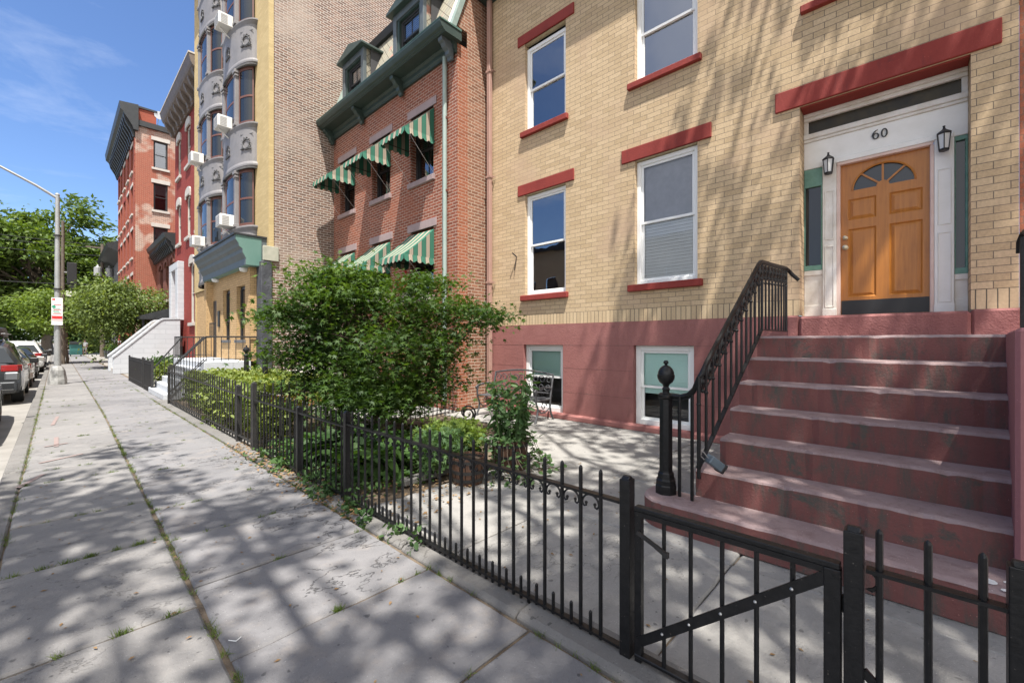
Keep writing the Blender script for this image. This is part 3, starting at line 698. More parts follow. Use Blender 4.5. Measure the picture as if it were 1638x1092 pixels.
# ------------------------------------------------------------------ stoop
ST = thing('stoop', 'worn maroon masonry stoop with seven steps leading up to the wooden door', 'stoop', (4.5, .4, 0))
fr = [3.42, 3.76, 4.06, 4.36, 4.66, 4.97, 5.32, 6.96]
RS = random.Random(11)
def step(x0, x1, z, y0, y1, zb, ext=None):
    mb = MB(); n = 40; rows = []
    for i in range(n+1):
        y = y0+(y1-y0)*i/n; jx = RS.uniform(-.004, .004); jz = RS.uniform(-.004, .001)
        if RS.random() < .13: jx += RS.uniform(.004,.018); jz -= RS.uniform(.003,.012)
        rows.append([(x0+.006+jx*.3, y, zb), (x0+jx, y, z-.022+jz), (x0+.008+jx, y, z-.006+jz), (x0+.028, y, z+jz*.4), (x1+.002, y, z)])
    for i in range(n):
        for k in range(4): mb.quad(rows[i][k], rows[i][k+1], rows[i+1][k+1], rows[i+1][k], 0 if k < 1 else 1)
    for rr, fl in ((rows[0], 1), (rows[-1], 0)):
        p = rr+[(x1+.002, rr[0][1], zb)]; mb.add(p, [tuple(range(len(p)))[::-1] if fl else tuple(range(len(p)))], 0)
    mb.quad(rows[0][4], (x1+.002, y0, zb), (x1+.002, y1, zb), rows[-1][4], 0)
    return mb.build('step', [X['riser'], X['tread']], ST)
# the bottom step has a rounded end under the newel
mb = MB(); out = []
yr = 1.52; xr = 3.66
for k in range(13):
    a = PI/2*k/12; out.append((xr-.24+.24-.24*math.cos(PI/2-a)-0, yr+.24*math.cos(a)))
out = [(3.42, -.60)]+[(3.42, -.60+(yr+.60)*i/30+0) for i in range(1, 31)]
for k in range(1, 13): a = PI/2*k/12; out.append((3.66-.24*math.cos(a), yr+.24*math.sin(a)))
out += [(3.765, yr+.24), (3.765, -.60)]
N = len(out)
jit = [(RS.uniform(-.004,.004), RS.uniform(-.004,.001)) for _ in out]
def inset(p, d):
    x, y = p; q = Vector((3.7-x, (.4-y)*.2 if y < yr else 1.4-y)); q = q.normalized()*d if q.length > .01 else q*0
    return (x+q.x, y+q.y)
A = [(x+.004, y, 0) for x, y in out]; B = [(x+j[0], y, .208+j[1]) for (x, y), j in zip(out, jit)]
C_ = [(*inset(p, .010), .224+j[1]) for p, j in zip(out, jit)]; D_ = [(*inset(p, .03), .23) for p in out]
mb.ring(A, B, 0); mb.ring(B, C_, 1); mb.ring(C_, D_, 1); mb.add(D_, [tuple(range(N))], 1)
mb.build('step', [X['riser'], X['tread']], ST)
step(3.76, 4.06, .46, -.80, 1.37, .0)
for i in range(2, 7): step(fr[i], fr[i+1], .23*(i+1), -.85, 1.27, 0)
for cx, cy, rr in ((3.50, -.30, .05), (3.44, -.36, .035), (3.56, -.37, .022)):
    mb = MB(); n = 11; mb.add([(cx+rr*RS.uniform(.4, 1.1)*math.cos(2*PI*k/n), cy+rr*RS.uniform(.3, .9)*math.sin(2*PI*k/n), .2345) for k in range(n)], [tuple(range(n))]); mb.build('paint_splash', X['vinyl'], ST)
mb = MB(); mb.prism([(3.60, -.402), (3.60, -1.4), (6.98, -1.4), (6.98, -.725), (5.27, -.54)], 'z', 0, 1.625); mb.build('cheek_wall', X['cheek'], ST, .02)

# ------------------------------------------------------------------ stair railing
RL = thing('iron_stair_railing', 'black wrought iron stair railing with scrolls and ball topped newel, left of the steps', 'railing', (3.65, 1.58, .23))
nx, ny = 3.655, 1.585
mb = MB()
mb.lathe([(.092, .23), (.092, .30), (.086, .31), (.086, .345), (.074, .36), (.07, .40), (.06, .415), (.058, .43), (.056, 1.05), (.07, 1.06), (.072, 1.085), (.05, 1.10)], (nx, ny, 0), 8)
npst = mb.build('newel_post', X['blackpaint'], RL, .002)
mb = MB(); mb.lathe([(.03, 1.10), (.028, 1.12), (.035, 1.135), (.022, 1.155), (.03, 1.175), (.055, 1.195), (.07, 1.225), (.073, 1.245), (.073, 1.26), (.068, 1.262), (.066, 1.285), (.052, 1.315), (.03, 1.335), (.012, 1.345), (.012, 1.35), (.021, 1.36), (.022, 1.372), (.012, 1.385)], (nx, ny, 0), 20)
mb.build('finial', X['blackpaint'], npst, smooth=True)
HR = [(3.655, 1.53, 1.085), (3.655, 1.46, 1.082), (3.65, 1.38, 1.10), (3.62, 1.30, 1.15), (3.60, 1.27, 1.24), (3.72, 1.25, 1.40), (3.86, 1.25, 1.49)]
for k in range(1, 12): t = k/11; HR.append((3.86+(5.26-3.86)*t, 1.25, 1.49+(2.375-1.49)*t))
HR += [(5.36, 1.25, 2.425), (5.46, 1.25, 2.435), (6.1, 1.25, 2.47), (6.66, 1.25, 2.515)]
HR = [(3.655, 1.53, 1.085), (3.655, 1.46, 1.08), (3.645, 1.39, 1.10), (3.60, 1.32, 1.16), (3.55, 1.27, 1.245), (3.56, 1.25, 1.29)]+[(3.56+(5.27-3.56)*k/14, 1.25, 1.305+(2.39-1.305)*k/14) for k in range(1, 15)]+[(5.36, 1.25, 2.435), (5.46, 1.25, 2.45), (6.1, 1.25, 2.49), (6.68, 1.25, 2.53)]
mb = MB(); mb.tube(HR, .02, 8); mb.tube([(p[0], p[1], p[2]-.028) for p in HR], .011, 6); mb.build('handrail', X['blackpaint'], RL, smooth=True)
def hz(x):
    if x < HR[5][0]: return HR[5][2]
    for a, b in zip(HR[5:], HR[6:]):
        if a[0] <= x <= b[0]: return a[2]+(b[2]-a[2])*(x-a[0])/(b[0]-a[0])
    return HR[-1][2]
def bz(x): return .548+(1.683-.548)*(x-3.49)/(5.42-3.49) if x < 5.42 else 1.683
mb = MB(); mb.bar((3.49, 1.25, .548), (5.42, 1.25, 1.683), .035, .014); mb.bar((5.42, 1.25, 1.683), (6.70, 1.25, 1.684), .03, .014); mb.build('bottom_rail', X['blackpaint'], RL)
xs = [3.50+.165*k for k in range(0, 12)]+[5.44, 5.60, 5.76, 5.92, 6.08, 6.24, 6.40, 6.55, 6.69]
for i, x in enumerate(xs):
    mb = MB(); b = bz(x) if i else .46
    mb.tube([(x, 1.25, b), (x, 1.25, hz(x)-.02)], .0115 if i not in (0, 12, 20) else .015, 6)
    mb.sphere((x, 1.25, hz(x)-.24), .02, 6, 4, sz=.8)
    mb.build('baluster', X['blackpaint'], RL, smooth=True)
for x, y in ((3.64, 1.46), (3.615, 1.345)):
    mb = MB(); mb.tube([(x, y, .23), (x, y, 1.085 if y > 1.4 else 1.13)], .014, 6); mb.build('baluster', X['blackpaint'], RL, smooth=True)
mb = MB()
for i in range(len(xs)-1):                          # leafy scrolls between the two top lines
    x0 = xs[i]; x1 = xs[i+1]; w = x1-x0
    sl = (hz(x1)-hz(x0))/w
    for sgn in (1, -1):
        pts = []
        for k in range(15):
            t = k/14; a = t*2.6*PI; r = .062*(1-t*.72)
            px_, pz_ = r*math.cos(a), r*math.sin(a)*1.05*sgn
            px2 = w*.5+px_*.9*w/.16; pts.append((x0+px2, 1.25, hz(x0)+sl*px2-.105+pz_))
        mb.tube(pts, [.011-.005*k/14 for k in range(15)], 5)
    mb.sphere((x0+w*.5, 1.25, hz(x0)+sl*w*.5-.105), .024, 6, 4)
    mb.sphere((x0+w*.5, 1.25, hz(x0)+sl*w*.5-.18), .018, 6, 4)
mb.tube([(x, 1.25, hz(x)-.2) for x in xs[1:13]], .008, 5); mb.tube([(x, 1.25, hz(x)-.2) for x in xs[12:]], .008, 5)
mb.build('scrollwork', X['blackpaint'], RL, smooth=True)
mb = MB(); mb.tube([(6.66, 1.25, 2.52), (6.75, 1.24, 2.51), (6.80, 1.20, 2.45), (6.82, 1.13, 2.37)], .024, 8); mb.build('handrail_end', X['blackpaint'], RL, smooth=True)
# key safe hung on the rail
KS = thing('key_lock_box', 'blue grey key lock box hanging from the foot of the stair railing', 'lock box', (3.80, 1.22, .5))
mb = MB(); p0 = Vector((3.58, 1.22, .625)); p1 = Vector((3.69, 1.125, .515)); d = (p1-p0).normalized()
mb.bar(p0+d*.02, p0+d*.165, .095, .07); kb = mb.build('box_body', plain('blue_grey_plastic', (.085,.115,.14), (.11,.145,.175), 8, .45), KS, .008)
mb = MB(); mb.bar(p0+d*.14, p0+d*.172, .103, .078); mb.build('end_cap', X['blackplastic'], KS, .006)
mb = MB(); mb.bar(p0+d*.085+Vector((0,0,.043)), p0+d*.12+Vector((0,0,.043)), .035, .002); mb.build('sticker', X['vinyl'], KS)
mb = MB(); mb.tube([p0+d*.02, p0-d*.03+Vector((0,.0,.02)), p0-d*.05+Vector((-.02,.02,.03)), p0-d*.03+Vector((-.035,.03,.01)), p0+d*.02+Vector((-.03,.02,-.01))], .005, 6); mb.build('shackle', X['steel'], KS, smooth=True)
RR = thing('stair_rail_post', 'black iron rail and post standing on the cheek wall right of the steps', 'railing', (6.0, -.72, 1.625))
mb = MB(); mb.bar((6.0, -.715, 1.625), (6.0, -.715, 2.5), .03, .03); mb.build('post', X['blackpaint'], RR)
mb = MB(); mb.tube([(6.07, -.70, 2.36), (6.06, -.70, 2.46), (6.0, -.715, 2.53), (5.4, -.74, 2.52), (3.7, -.76, 1.4)], .02, 6); mb.build('handrail', X['blackpaint'], RR, smooth=True)
for k in range(9):
    x = 5.8-.2*k; mb = MB(); mb.tube([(x, -.73, 1.62), (x, -.73, min(2.5, 2.52-(5.4-x)*.64))], .011, 6)
    if 2.52-(5.4-x)*.64 > 1.7: mb.build('baluster', X['blackpaint'], RR)

# salmon neighbour at the right edge
NB = thing('salmon_brick_house', 'salmon brick house wall just showing at the right edge', 'house', (7, -4, 0))
FN = Face('x', 7.03); mb = MB(); FN.wall(mb, -8.5, -.815, 0, 9.9); mb.box(7.04, 16, -8.5, -8.3, 0, 9.9); mb.box(7.04, 16, -8.3, -.83, 9.7, 9.9); mb.build('wall', X['nbrick'], NB)
mb = MB(); mb.prism([(7.02, 9.5), (6.6, 9.65), (6.5, 10.0), (7.02, 10.05)], 'y', -8.5, -.83); mb.build('cornice', X['darktrim'], NB)
for u in (-2.3, -4.3, -6.3):
    for v in (2.5, 6.0): 
        block(NB, 'window', FN, u, u+1, v, v+2, -.01, .05, X['darkglass'], 0)
# ------------------------------------------------------------------ red brick mansard house
RH = thing('red_mansard_house', 'red brick row house with slate mansard roof, green bracketed cornice and striped awnings', 'house', (6.12, 10.5, 0))
F3 = Face('x', 6.12); RY0, RY1 = 7.42, 13.625
wy = [8.775, 10.70, 12.69]
holes = [(y-.475, y+.475, a, b) for y in wy for a, b in ((2.65, 4.28), (5.5, 7.14))]
mb = MB(); F3.wall(mb, RY0, RY1, 0, 8.3, holes, .16); mb.build('wall', X['rbrick'], RH)
mb = MB(); Face('y', RY0).wall(mb, 6.12, 6.42, 0, 8.2); mb.build('corner_return', X['qbrick'], RH)
mb = MB(); G = Face('y', RY0+.025); G.wall(mb, 6.42, 14, 0, 8.6); mb.prism([(6.15, 8.6), (14, 8.6), (14, 11.2), (7.0, 11.2), (6.75, 10.9)], 'y', RY0+.025, RY0+.3); mb.build('party_wall', X['cbrick2'], RH)
for y in wy:
    for a, b in ((2.65, 4.28), (5.5, 7.14)):
        block(RH, 'lintel', F3, y-.6, y+.6, b, b+.195, -.025, .05, X['brownstone'], .006)
        block(RH, 'sill', F3, y-.54, y+.54, a-.13, a, -.07, .15, X['brownstone'], .008)
        window(RH, F3, y-.475, y+.475, a, b, .15, frame=X['frame_dark'], fw=.06, blind='blind', bl=.45, muntin=1)
# cornice
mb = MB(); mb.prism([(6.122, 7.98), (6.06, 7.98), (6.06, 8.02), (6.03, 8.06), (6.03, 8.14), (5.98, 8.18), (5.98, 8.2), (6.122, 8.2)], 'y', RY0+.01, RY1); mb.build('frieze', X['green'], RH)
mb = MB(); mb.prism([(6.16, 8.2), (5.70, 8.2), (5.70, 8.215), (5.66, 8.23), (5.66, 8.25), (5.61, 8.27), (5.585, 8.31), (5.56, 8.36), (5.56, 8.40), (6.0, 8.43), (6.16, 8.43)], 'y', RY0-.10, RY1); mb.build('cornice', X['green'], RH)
mb = MB(); mb.prism([(6.15, 8.401), (5.555, 8.401), (5.55, 8.425), (6.15, 8.45)], 'y', RY0-.115, RY1); mb.build('gutter_edge', X['palegreen'], RH)
for y in (7.55, 9.55, 11.6, 13.5):
    mb = MB(); mb.prism([(6.06, 7.80), (6.0, 7.80), (5.98, 7.86), (5.93, 7.90), (5.92, 7.98), (5.84, 8.03), (5.80, 8.09), (5.74, 8.12), (5.73, 8.2), (6.06, 8.2)], 'y', y-.07, y+.07); mb.build('cornice_bracket', X['green'] if y > 8 else X['slatecol'], RH, .006)
# mansard
mx = lambda z: 5.93+(z-8.43)/2.75
mb = MB(); T = 10.45
mb.quad((mx(8.43), RY0+.02, 8.43), (mx(8.43), RY1, 8.43), (mx(T), RY1, T), (mx(T), RY0+.02, T)); ro = mb.build('mansard_roof', X['slate'], RH)
mb = MB(); mb.prism([(mx(T)-.12, T-.06), (mx(T)-.15, T+.02), (mx(T)-.18, T+.12), (mx(T)+.3, T+.16), (mx(T)+.3, T-.06)], 'y', RY0-.04, RY1); mb.box(mx(T)+.2, 13, RY0, RY1, T+.05, T+.155); mb.build('roof_cap', X['darktrim'], RH)
for y0, y1, m_ in ((RY0-.03, RY0+.10, 'copper'), (RY0+.10, RY0+.22, 'oldwhite'), (RY1-.5, RY1, 'copper')):
    mb = MB(); mb.prism([(mx(8.43)-.02, 8.43), (mx(T)-.02, T-.02), (mx(T)+.1, T-.02), (mx(8.43)+.1, 8.43)], 'y', y0, y1); mb.build('hip_flashing', X[m_], RH)
def dormer(y0, y1):
    zb, zt = 8.45, 9.82; xf = 5.93
    mb = MB(); FD = Face('x', xf)
    FD.wall(mb, y0, y1, zb, zt, [(y0+.2, y1-.2, zb+.18, zt-.2, .08)])
    o = mb.build('dormer', X['green'], RH)
    mb = MB()
    for s, y in ((1, y0), (-1, y1)):
        mb.add([(xf, y, zb), (xf, y, zt), (mx(zt)+.02, y, zt), (mx(zb), y, zb)], [(0,1,2,3)])
    mb.build('dormer_cheek', X['slate'], o)
    mb = MB(); mb.box(xf-.04, xf+.06, y0-.03, y0+.12, zb, zt); mb.box(xf-.04, xf+.06, y1-.12, y1+.03, zb, zt); mb.box(xf-.035, xf+.06, y0+.12, y1-.12, zt-.17, zt); mb.build('dormer_trim', X['slatecol'], o, .006)
    mb = MB(); mb.prism([(y0-.16, zt), (y0-.16, zt+.06), ((y0+y1)/2, zt+.30), (y1+.16, zt+.06), (y1+.16, zt)], 'x', xf-.17, mx(zt)+.35); mb.build('dormer_roof', X['green'], o, .01)
    w = window(o, FD, y0+.2, y1-.2, zb+.18, zt-.2, .06, frame=X['frame_dark'], fw=.05, blind='blind', bl=.9, muntin=1)
    for c in list(kids(w)):                          # keep to three levels: glazing goes straight under the dormer
        c.parent = o
dormer(8.42, 9.68); dormer(11.28, 12.5)
DS = thing('green_downspout', 'pale green drainpipe running down the red brick house below the cornice', 'drainpipe', (6.07, 7.78, 0))
mb = MB(); mb.tube([(6.045, 7.78, 8.0), (6.045, 7.78, .2)], .05, 10); mb.build('pipe', plain('grey_green_pipe', (.27,.345,.315), (.32,.39,.36), 4, .5), DS, smooth=True)
for z in (2.9, 4.95, 6.6):
    mb = MB(); mb.lathe([(.058, z), (.058, z+.05)], (6.06, 7.78, 0), 10); mb.bar((6.06, 7.78, z+.02), (6.13, 7.78, z+.02), .03, .03); mb.build('bracket', X['frame_brown'], DS)
def awning(y0, y1, zt, zf, proj, label):
    xw = 6.10; xf = xw-proj; A = thing('window_awning', label, 'awning', (xw, (y0+y1)/2, zt), 'striped awnings on the red brick house')
    V = []; Fc = []; st = []
    def P(p, s): V.append(p); st.append(s); return len(V)-1
    n = 16; m_ = 5; W_ = y1-y0
    g = [[P((xw+(xf-xw)*j/m_, y0+W_*i/n, zt+(zf-zt)*j/m_-.035*math.sin(PI*j/m_)), W_*i/n) for j in range(m_+1)] for i in range(n+1)]
    for i in range(n):
        for j in range(m_): Fc.append((g[i][j], g[i][j+1], g[i+1][j+1], g[i+1][j]))
    nv = 40                                           # scalloped valance: front and both sides
    def val(a, b, L_):
        rows = []
        for i in range(nv+1):
            t = i/nv; x = a[0]+(b[0]-a[0])*t; y = a[1]+(b[1]-a[1])*t
            dr = .115+.05*abs(math.sin(PI*t*L_/.16)); bow = -.025
            rows.append((P((x, y, zf+.002), t*L_), P((x+bow*(a[0]==b[0]), y+(bow if y0 == y else 0), zf-dr), t*L_)))
        for i in range(nv): Fc.append((rows[i][0], rows[i][1], rows[i+1][1], rows[i+1][0]))
    val((xf, y0), (xf, y1), W_); val((xf, y0), (xw, y0), proj); val((xf, y1), (xw, y1), proj)
    for y in (y0, y1):                                # side wings
        k = 8; top = [P((xw+(xf-xw)*j/k, y, zt+(zf-zt)*j/k-.03*math.sin(PI*j/k)), proj*j/k) for j in range(k+1)]; bot = [P((xw+(xf-xw)*j/k, y, zf), proj*j/k) for j in range(k+1)]
        for j in range(k): Fc.append((top[j], top[j+1], bot[j+1], bot[j]))
    o = ORIG[A.name]; me = bpy.data.meshes.new('canvas'); me.from_pydata([(a-o.x, b-o.y, c-o.z) for a, b, c in V], [], Fc); me.materials.append(X['awning'])
    at = me.attributes.new('st', 'FLOAT', 'POINT'); at.data.foreach_set('value', st); me.update()
    ob = bpy.data.objects.new('canvas', me); COL.objects.link(ob); ob.parent = A
    mb = MB()
    mb.tube([(xw, y0+.01, zf-.02), (xf+.01, y0+.01, zf-.01), (xf+.01, y1-.01, zf-.01), (xw, y1-.01, zf-.02)], .011, 6); mb.build('frame_bar', X['blackmatt'], A)
    for y in (y0+.02, y1-.02):
        mb = MB(); mb.tube([(xf+.02, y, zf), (xw+.02, y, zt-1.55)], .004, 5); mb.build('stay_rod', X['steel'], A)
nm = ['nearest the drainpipe', 'middle one', 'beside the tall brick wall']
for y, q in zip(wy, nm):
    awning(y-.52, y+.52, 7.06, 6.34, .80, "green striped awning on the red house's upper floor, "+q)
    awning(y-.52, y+.52, 4.2, 3.5, .82, "green striped awning on the red house's lower floor, "+q)

# ------------------------------------------------------------------ apartment house with bowed bays
AP = thing('apartment_house', 'tall apartment house with bare brown brick side wall and grey bowed bays', 'apartment house', (4.25, 18.6, 0))
AY0, AY1, AX = 13.63, 23.58, 4.25
mb = MB(); Face('y', AY0).wall(mb, AX+.02, 17, 0, 17.5); mb.build('party_wall', X['cbrick'], AP)
FA = Face('x', AX); mb = MB(); FA.wall(mb, AY0, AY1, 3.7, 17.5); mb.quad((AX, AY0, 4.25), (AX+.02, AY0, 4.25), (AX+.02, AY0, 17.5), (AX, AY0, 17.5)); mb.build('front_wall', X['abrick'], AP)
mb = MB(); mb.box(4.2, 4.34, AY0-.03, AY0+.5, 4.3, 17.5); mb.build('corner_strip', X['abrick'], AP)
mb = MB(); mb.box(AX-.001, 17, AY0+.01, AY1, 17.5, 17.7); mb.prism([(4.3, 16.9), (4.0, 17.0), (3.7, 17.4), (3.65, 17.9), (4.3, 17.95)], 'y', AY0, AY1); mb.build('roof', X['stonedark'], AP)
mb = MB(); mb.box(4.27, 17, AY1-.2, AY1-.001, 0, 17.5); mb.build('far_wall', X['abrick'], AP)
def bay(yb, hw, pr):
    B = None
    def arc(f, n=24, lo=-90, hi=90): return [(AX-pr*f*math.cos(R(lo+(hi-lo)*k/n))+(0 if f <= 1 else 0), yb+hw*f*math.sin(R(lo+(hi-lo)*k/n))) for k in range(n+1)]
    def band(mb, f0, z0, f1, z1):
        A = arc(f0); C_ = arc(f1); mb.ring([(x, y, z0) for x, y in A], [(x, y, z1) for x, y in C_], 0, close=False)
    mb = MB()
    band(mb, .84, 3.7, .84, 17.2); core = mb.build('bay', X['frame_dark'], AP, smooth=True)
    for k in range(5):
        zt = 5.13+3.18*k-(3.18 if k == 0 and False else 0)
        zb = zt-1.22
        mb = MB()
        prof = [(.86, zb-.16), (1.03, zb-.16), (1.06, zb-.12), (1.06, zb-.07), (1.02, zb-.0), (1.0, zb+.02), (1.0, zt-.16), (1.02, zt-.13), (1.05, zt-.08), (1.07, zt-.06), (1.07, zt-.02), (1.03, zt), (.86, zt+.02)]
        for (a, b), (c, d) in zip(prof, prof[1:]): band(mb, a, b, c, d)
        s = mb.build('spandrel', X['stonegrey'], core)
        mb = MB()
        for a in [-90+180*i/60 for i in range(61)]:       # dentils under the lip
            x, y = AX-pr*1.03*math.cos(R(a)), yb+hw*1.03*math.sin(R(a)); mb.box(x-.02, x+.02, y-.015, y+.015, zb-.20, zb-.155)
        band(mb, 1.005, zb-.19, 1.005, zb-.15); mb.build('dentil_band', X['stonedark'], core)
        for a in (-58, -4, 58):
            ax_ = R(a); px_, py_ = AX-pr*1.0*math.cos(ax_), yb+hw*1.0*math.sin(ax_)
            nx_, ny_ = -math.cos(ax_)*hw, math.sin(ax_)*pr; q = math.hypot(nx_, ny_); nx_, ny_ = nx_/q, ny_/q; tx_, ty_ = -ny_, nx_
            zc = zb+.56; mb = MB()
            def Q(u, v, d=.0): return (px_+tx_*u*.85+nx_*d, py_+ty_*u*.85+ny_*d, zc+v*.85)
            mb.tube([Q(.15*math.sin(t), .17*math.cos(t), .01) for t in [PI*(-.85+1.7*i/14) for i in range(15)]], .022, 6)
            for i in range(9):
                t = PI*(-.8+1.6*i/8); mb.bar(Q(.15*math.sin(t), .17*math.cos(t), .02), Q(.22*math.sin(t+.3), .24*math.cos(t+.3), .02), .03, .02)
            mb.tube([Q(-.24, -.2, .01), Q(-.1, -.16, .02), Q(0, -.2, .02), Q(.1, -.16, .02), Q(.24, -.2, .01)], .025, 5)
            e = .30
            mb.bar(Q(-e, .36, -.015), Q(e, .36, -.015), .012, .02)
            mb.build('wreath_ornament', X['stonedark'], core)
        z0, z1 = zt+.0, zt+3.18-1.22-.16
        if k == 4: z1 = zt+1.7
        for a in (-30, 30):
            x, y = AX-pr*.95*math.cos(R(a)), yb+hw*.95*math.sin(R(a)); mb = MB(); mb.box(x-.05, x+.10, y-.08, y+.08, z0, z1-.12)
            mb.box(x-.085, x+.10, y-.125, y+.125, z1-.14, z1-.04); mb.box(x-.07, x+.10, y-.115, y+.115, z1-.24, z1-.19); mb.box(x-.08, x+.10, y-.12, y+.12, z0, z0+.1); mb.build('column', X['stonegrey'], core, .008)
        for c in (-60, 0, 60):
            wd = 23 if abs(c) else 24
            mb = MB(); A = [(AX-pr*.875*math.cos(R(t)), yb+hw*.875*math.sin(R(t))) for t in (c-wd, c-wd+4)]; 
            for lo, hi in ((c-wd, c-wd+4), (c+wd-4, c+wd)):
                p = [(AX-pr*f*math.cos(R(t)), yb+hw*f*math.sin(R(t))) for t, f in ((lo, .87), (lo, .91), (hi, .91), (hi, .87))]; mb.prism(p, 'z', z0+.02, z1-.02)
            for zz, hh in ((z0+.02, .09), (z0+.02+(z1-z0)*.46, .06), (z1-.12, .1)):
                ts = [c-wd+4+(2*wd-8)*i/6 for i in range(7)]
                for t0, t1 in zip(ts, ts[1:]): 
                    p = [(AX-pr*f*math.cos(R(t)), yb+hw*f*math.sin(R(t))) for t, f in ((t0, .87), (t0, .905), (t1, .905), (t1, .87))]; mb.prism(p, 'z', zz, zz+hh)
            w = mb.build('window', X['frame_brown'], core)
            mb = MB(); A = [(AX-pr*.885*math.cos(R(t)), yb+hw*.885*math.sin(R(t))) for t in [c-wd+3+(2*wd-6)*i/6 for i in range(7)]]
            mb.ring([(x, y, z0+.1) for x, y in A], [(x, y, z1-.1) for x, y in A], close=False)
            for pn in [mb.build('window_pane', X['darkglass'], core)]: pass
bay(16.28, 1.46, .44); bay(19.95, 1.47, .42)
# green entrance canopy
CP = [(3.40, 4.53), (3.40, 4.40), (3.47, 4.30), (3.49, 4.22), (3.57, 4.16), (3.575, 4.06), (3.655, 3.90), (3.65, 3.72), (4.24, 3.72), (4.24, 4.53)]
mb = MB(); mb.prism(CP[:-1]+[(4.24, 4.53)], 'y', 13.756, 18.9); cp = mb.build('canopy', X['slatecol'], AP)
mb = MB(); mb.prism([(a+.012, b) for a, b in CP[:8]]+[(4.06, 3.722), (4.06, 4.51)], 'y', 13.745, 13.755); mb.build('canopy_end', X['canopy'], cp)
mb = MB(); mb.box(3.66, 4.23, 13.76, 18.89, 3.708, 3.719); mb.build('canopy_soffit', X['canopy'], cp)
mb = MB(); mb.box(3.36, 4.24, 13.72, 18.95, 4.531, 4.58); mb.build('canopy_cap', X['darktrim'], cp)
for y in (14.35, 17.6):
    mb = MB(); mb.lathe([(.13, 3.70), (.13, 3.65), (.10, 3.60), (.02, 3.585)][::-1], (3.78, y, 0), 12); mb.build('canopy_light', X['lampglass'], cp)
FE = Face('x', 3.84); eh = [(14.5, 15.36, 1.60, 3.25), (16.1, 16.95, 1.60, 3.25)]
mb = MB(); FE.wall(mb, 14.02, 17.8, .98, 3.72, [(*h, .12) for h in eh]); Face('y', 14.02).wall(mb, 3.84, 4.5, .98, 3.72); mb.build('entrance_wall', X['ebrick'], AP)
for u0, u1, v0, v1 in eh:
    mb = MB(); FE.box(mb, u0, u0+.08, v0, v1-.1, .1, .16); FE.box(mb, u1-.08, u1, v0, v1-.1, .1, .16); FE.box(mb, u0+.08, u1-.08, v0+.6, v0+.68, .1, .16)
    uc = (u0+u1)/2; n = 10; ar = [(uc+(u1-u0)/2*math.cos(PI*k/n), v1-.1+.1*math.sin(PI*k/n)) for k in range(n+1)]
    mb.prism(ar+[(u0-.0, v1), (u1+.0, v1)] if False else ar, 'x', 3.95, 4.0)
    w = mb.build('entrance_window', X['frame_dark'], AP); block(w, 'pane', FE, u0+.08, u1-.08, v0, v1-.12, .13, .14, X['darkglass'], 0)
    block(AP, 'sill', FE, u0-.08, u1+.08, v0-.09, v0, -.05, .1, X['stonedark'])
mb = MB(); mb.box(3.9, 4.3, 17.8, 19.4, .95, 3.72); mb.box(3.70, 3.90, 18.6, 18.9, .95, 3.72); mb.build('entrance_pier', X['ebrick'], AP)
mb = MB(); mb.box(3.895, 3.90, 17.95, 18.5, 1.0, 3.0); mb.build('entrance_door', X['frame_dark'], AP)
mb = MB(); mb.box(3.80, 3.84, 17.3, 17.5, 2.05, 2.6); mb.build('mail_box', X['blackplastic'], AP)
mb = MB(); mb.box(4.0, 4.29, 13.56, 14.0, 0, 3.86); mb.build('stone_pier', plain('blackened_stone', (.025,.028,.034), (.085,.09,.105), 2.2, .8, .6, 14, dist=.03), AP, .02)
mb = MB(); mb.box(4.05, 4.46, 13.55, 13.64, 3.88, 4.30); mb.build('pier_block', plain('lichened_stone', (.30,.31,.25), (.42,.41,.34), 5, .9, .4, 20), AP, .01)
mb = MB(); mb.tube([(4.06, 13.98, 3.7), (4.06, 13.98, 1.0)], .025, 6); mb.build('copper_pipe', X['terracotta'], AP)
mb = MB(); mb.box(4.3, 4.34, 13.9, 23.5, 0, 3.7); mb.build('ground_floor_wall', X['ebrick'], AP)
# landing with stairs and railings
mb = MB(); mb.box(2.72, 3.84, 13.92, 18.4, .0, .985)
for i in range(5): mb.box(2.72-.16*(5-i)-.0, 2.72-.16*(4-i)-.001, 14.3, 17.0, 0, .985-.165*(5-i))
mb.build('entrance_stair', X['whitestoop'], AP, .01)
ER = thing('entrance_railing', 'black iron railing round the white landing of the apartment house entrance', 'railing', (2.75, 16, 1))
paths = [[(4.0, 13.98, 1.68), (2.78, 13.98, 1.68)], [(2.78, 13.98, 1.68), (2.05, 13.98, .88)], [(2.76, 17.1, 1.70), (1.98, 17.1, .62)], [(2.76, 18.35, 1.70), (2.76, 17.1, 1.70)], [(2.78, 14.25, 1.68), (2.02, 14.25, .80)], [(3.8, 18.35, 1.7), (2.76, 18.35, 1.7)]]
for (a, b) in paths:
    mb = MB(); mb.tube([a, b], .02, 6); mb.build('handrail', X['blackmatt'], ER)
    mb = MB(); mb.tube([(a[0], a[1], a[2]-.62), (b[0], b[1], b[2]-.62 if b[2] > 1.2 else b[2]-.6)], .013, 5); mb.build('lower_rail', X['blackmatt'], ER)
for (a, b) in paths:
    l = math.dist(a, b); n = max(2, int(l/.17))
    for i in range(n+1):
        t = i/n; p = [a[k]+(b[k]-a[k])*t for k in range(3)]; mb = MB(); mb.tube([(p[0], p[1], p[2]-.68), p], .010, 5); mb.build('baluster', X['blackmatt'], ER)
mb = MB()
for i in range(7): mb.tube([(3.1, 14.5+.11*i, 1.66), (3.1, 14.5+.11*i, 2.08)], .008, 5)
mb.tube([(3.1, 14.5, 2.08), (3.1, 15.16, 2.08)], .012, 5); mb.build('guard_panel', X['blackmatt'], ER)

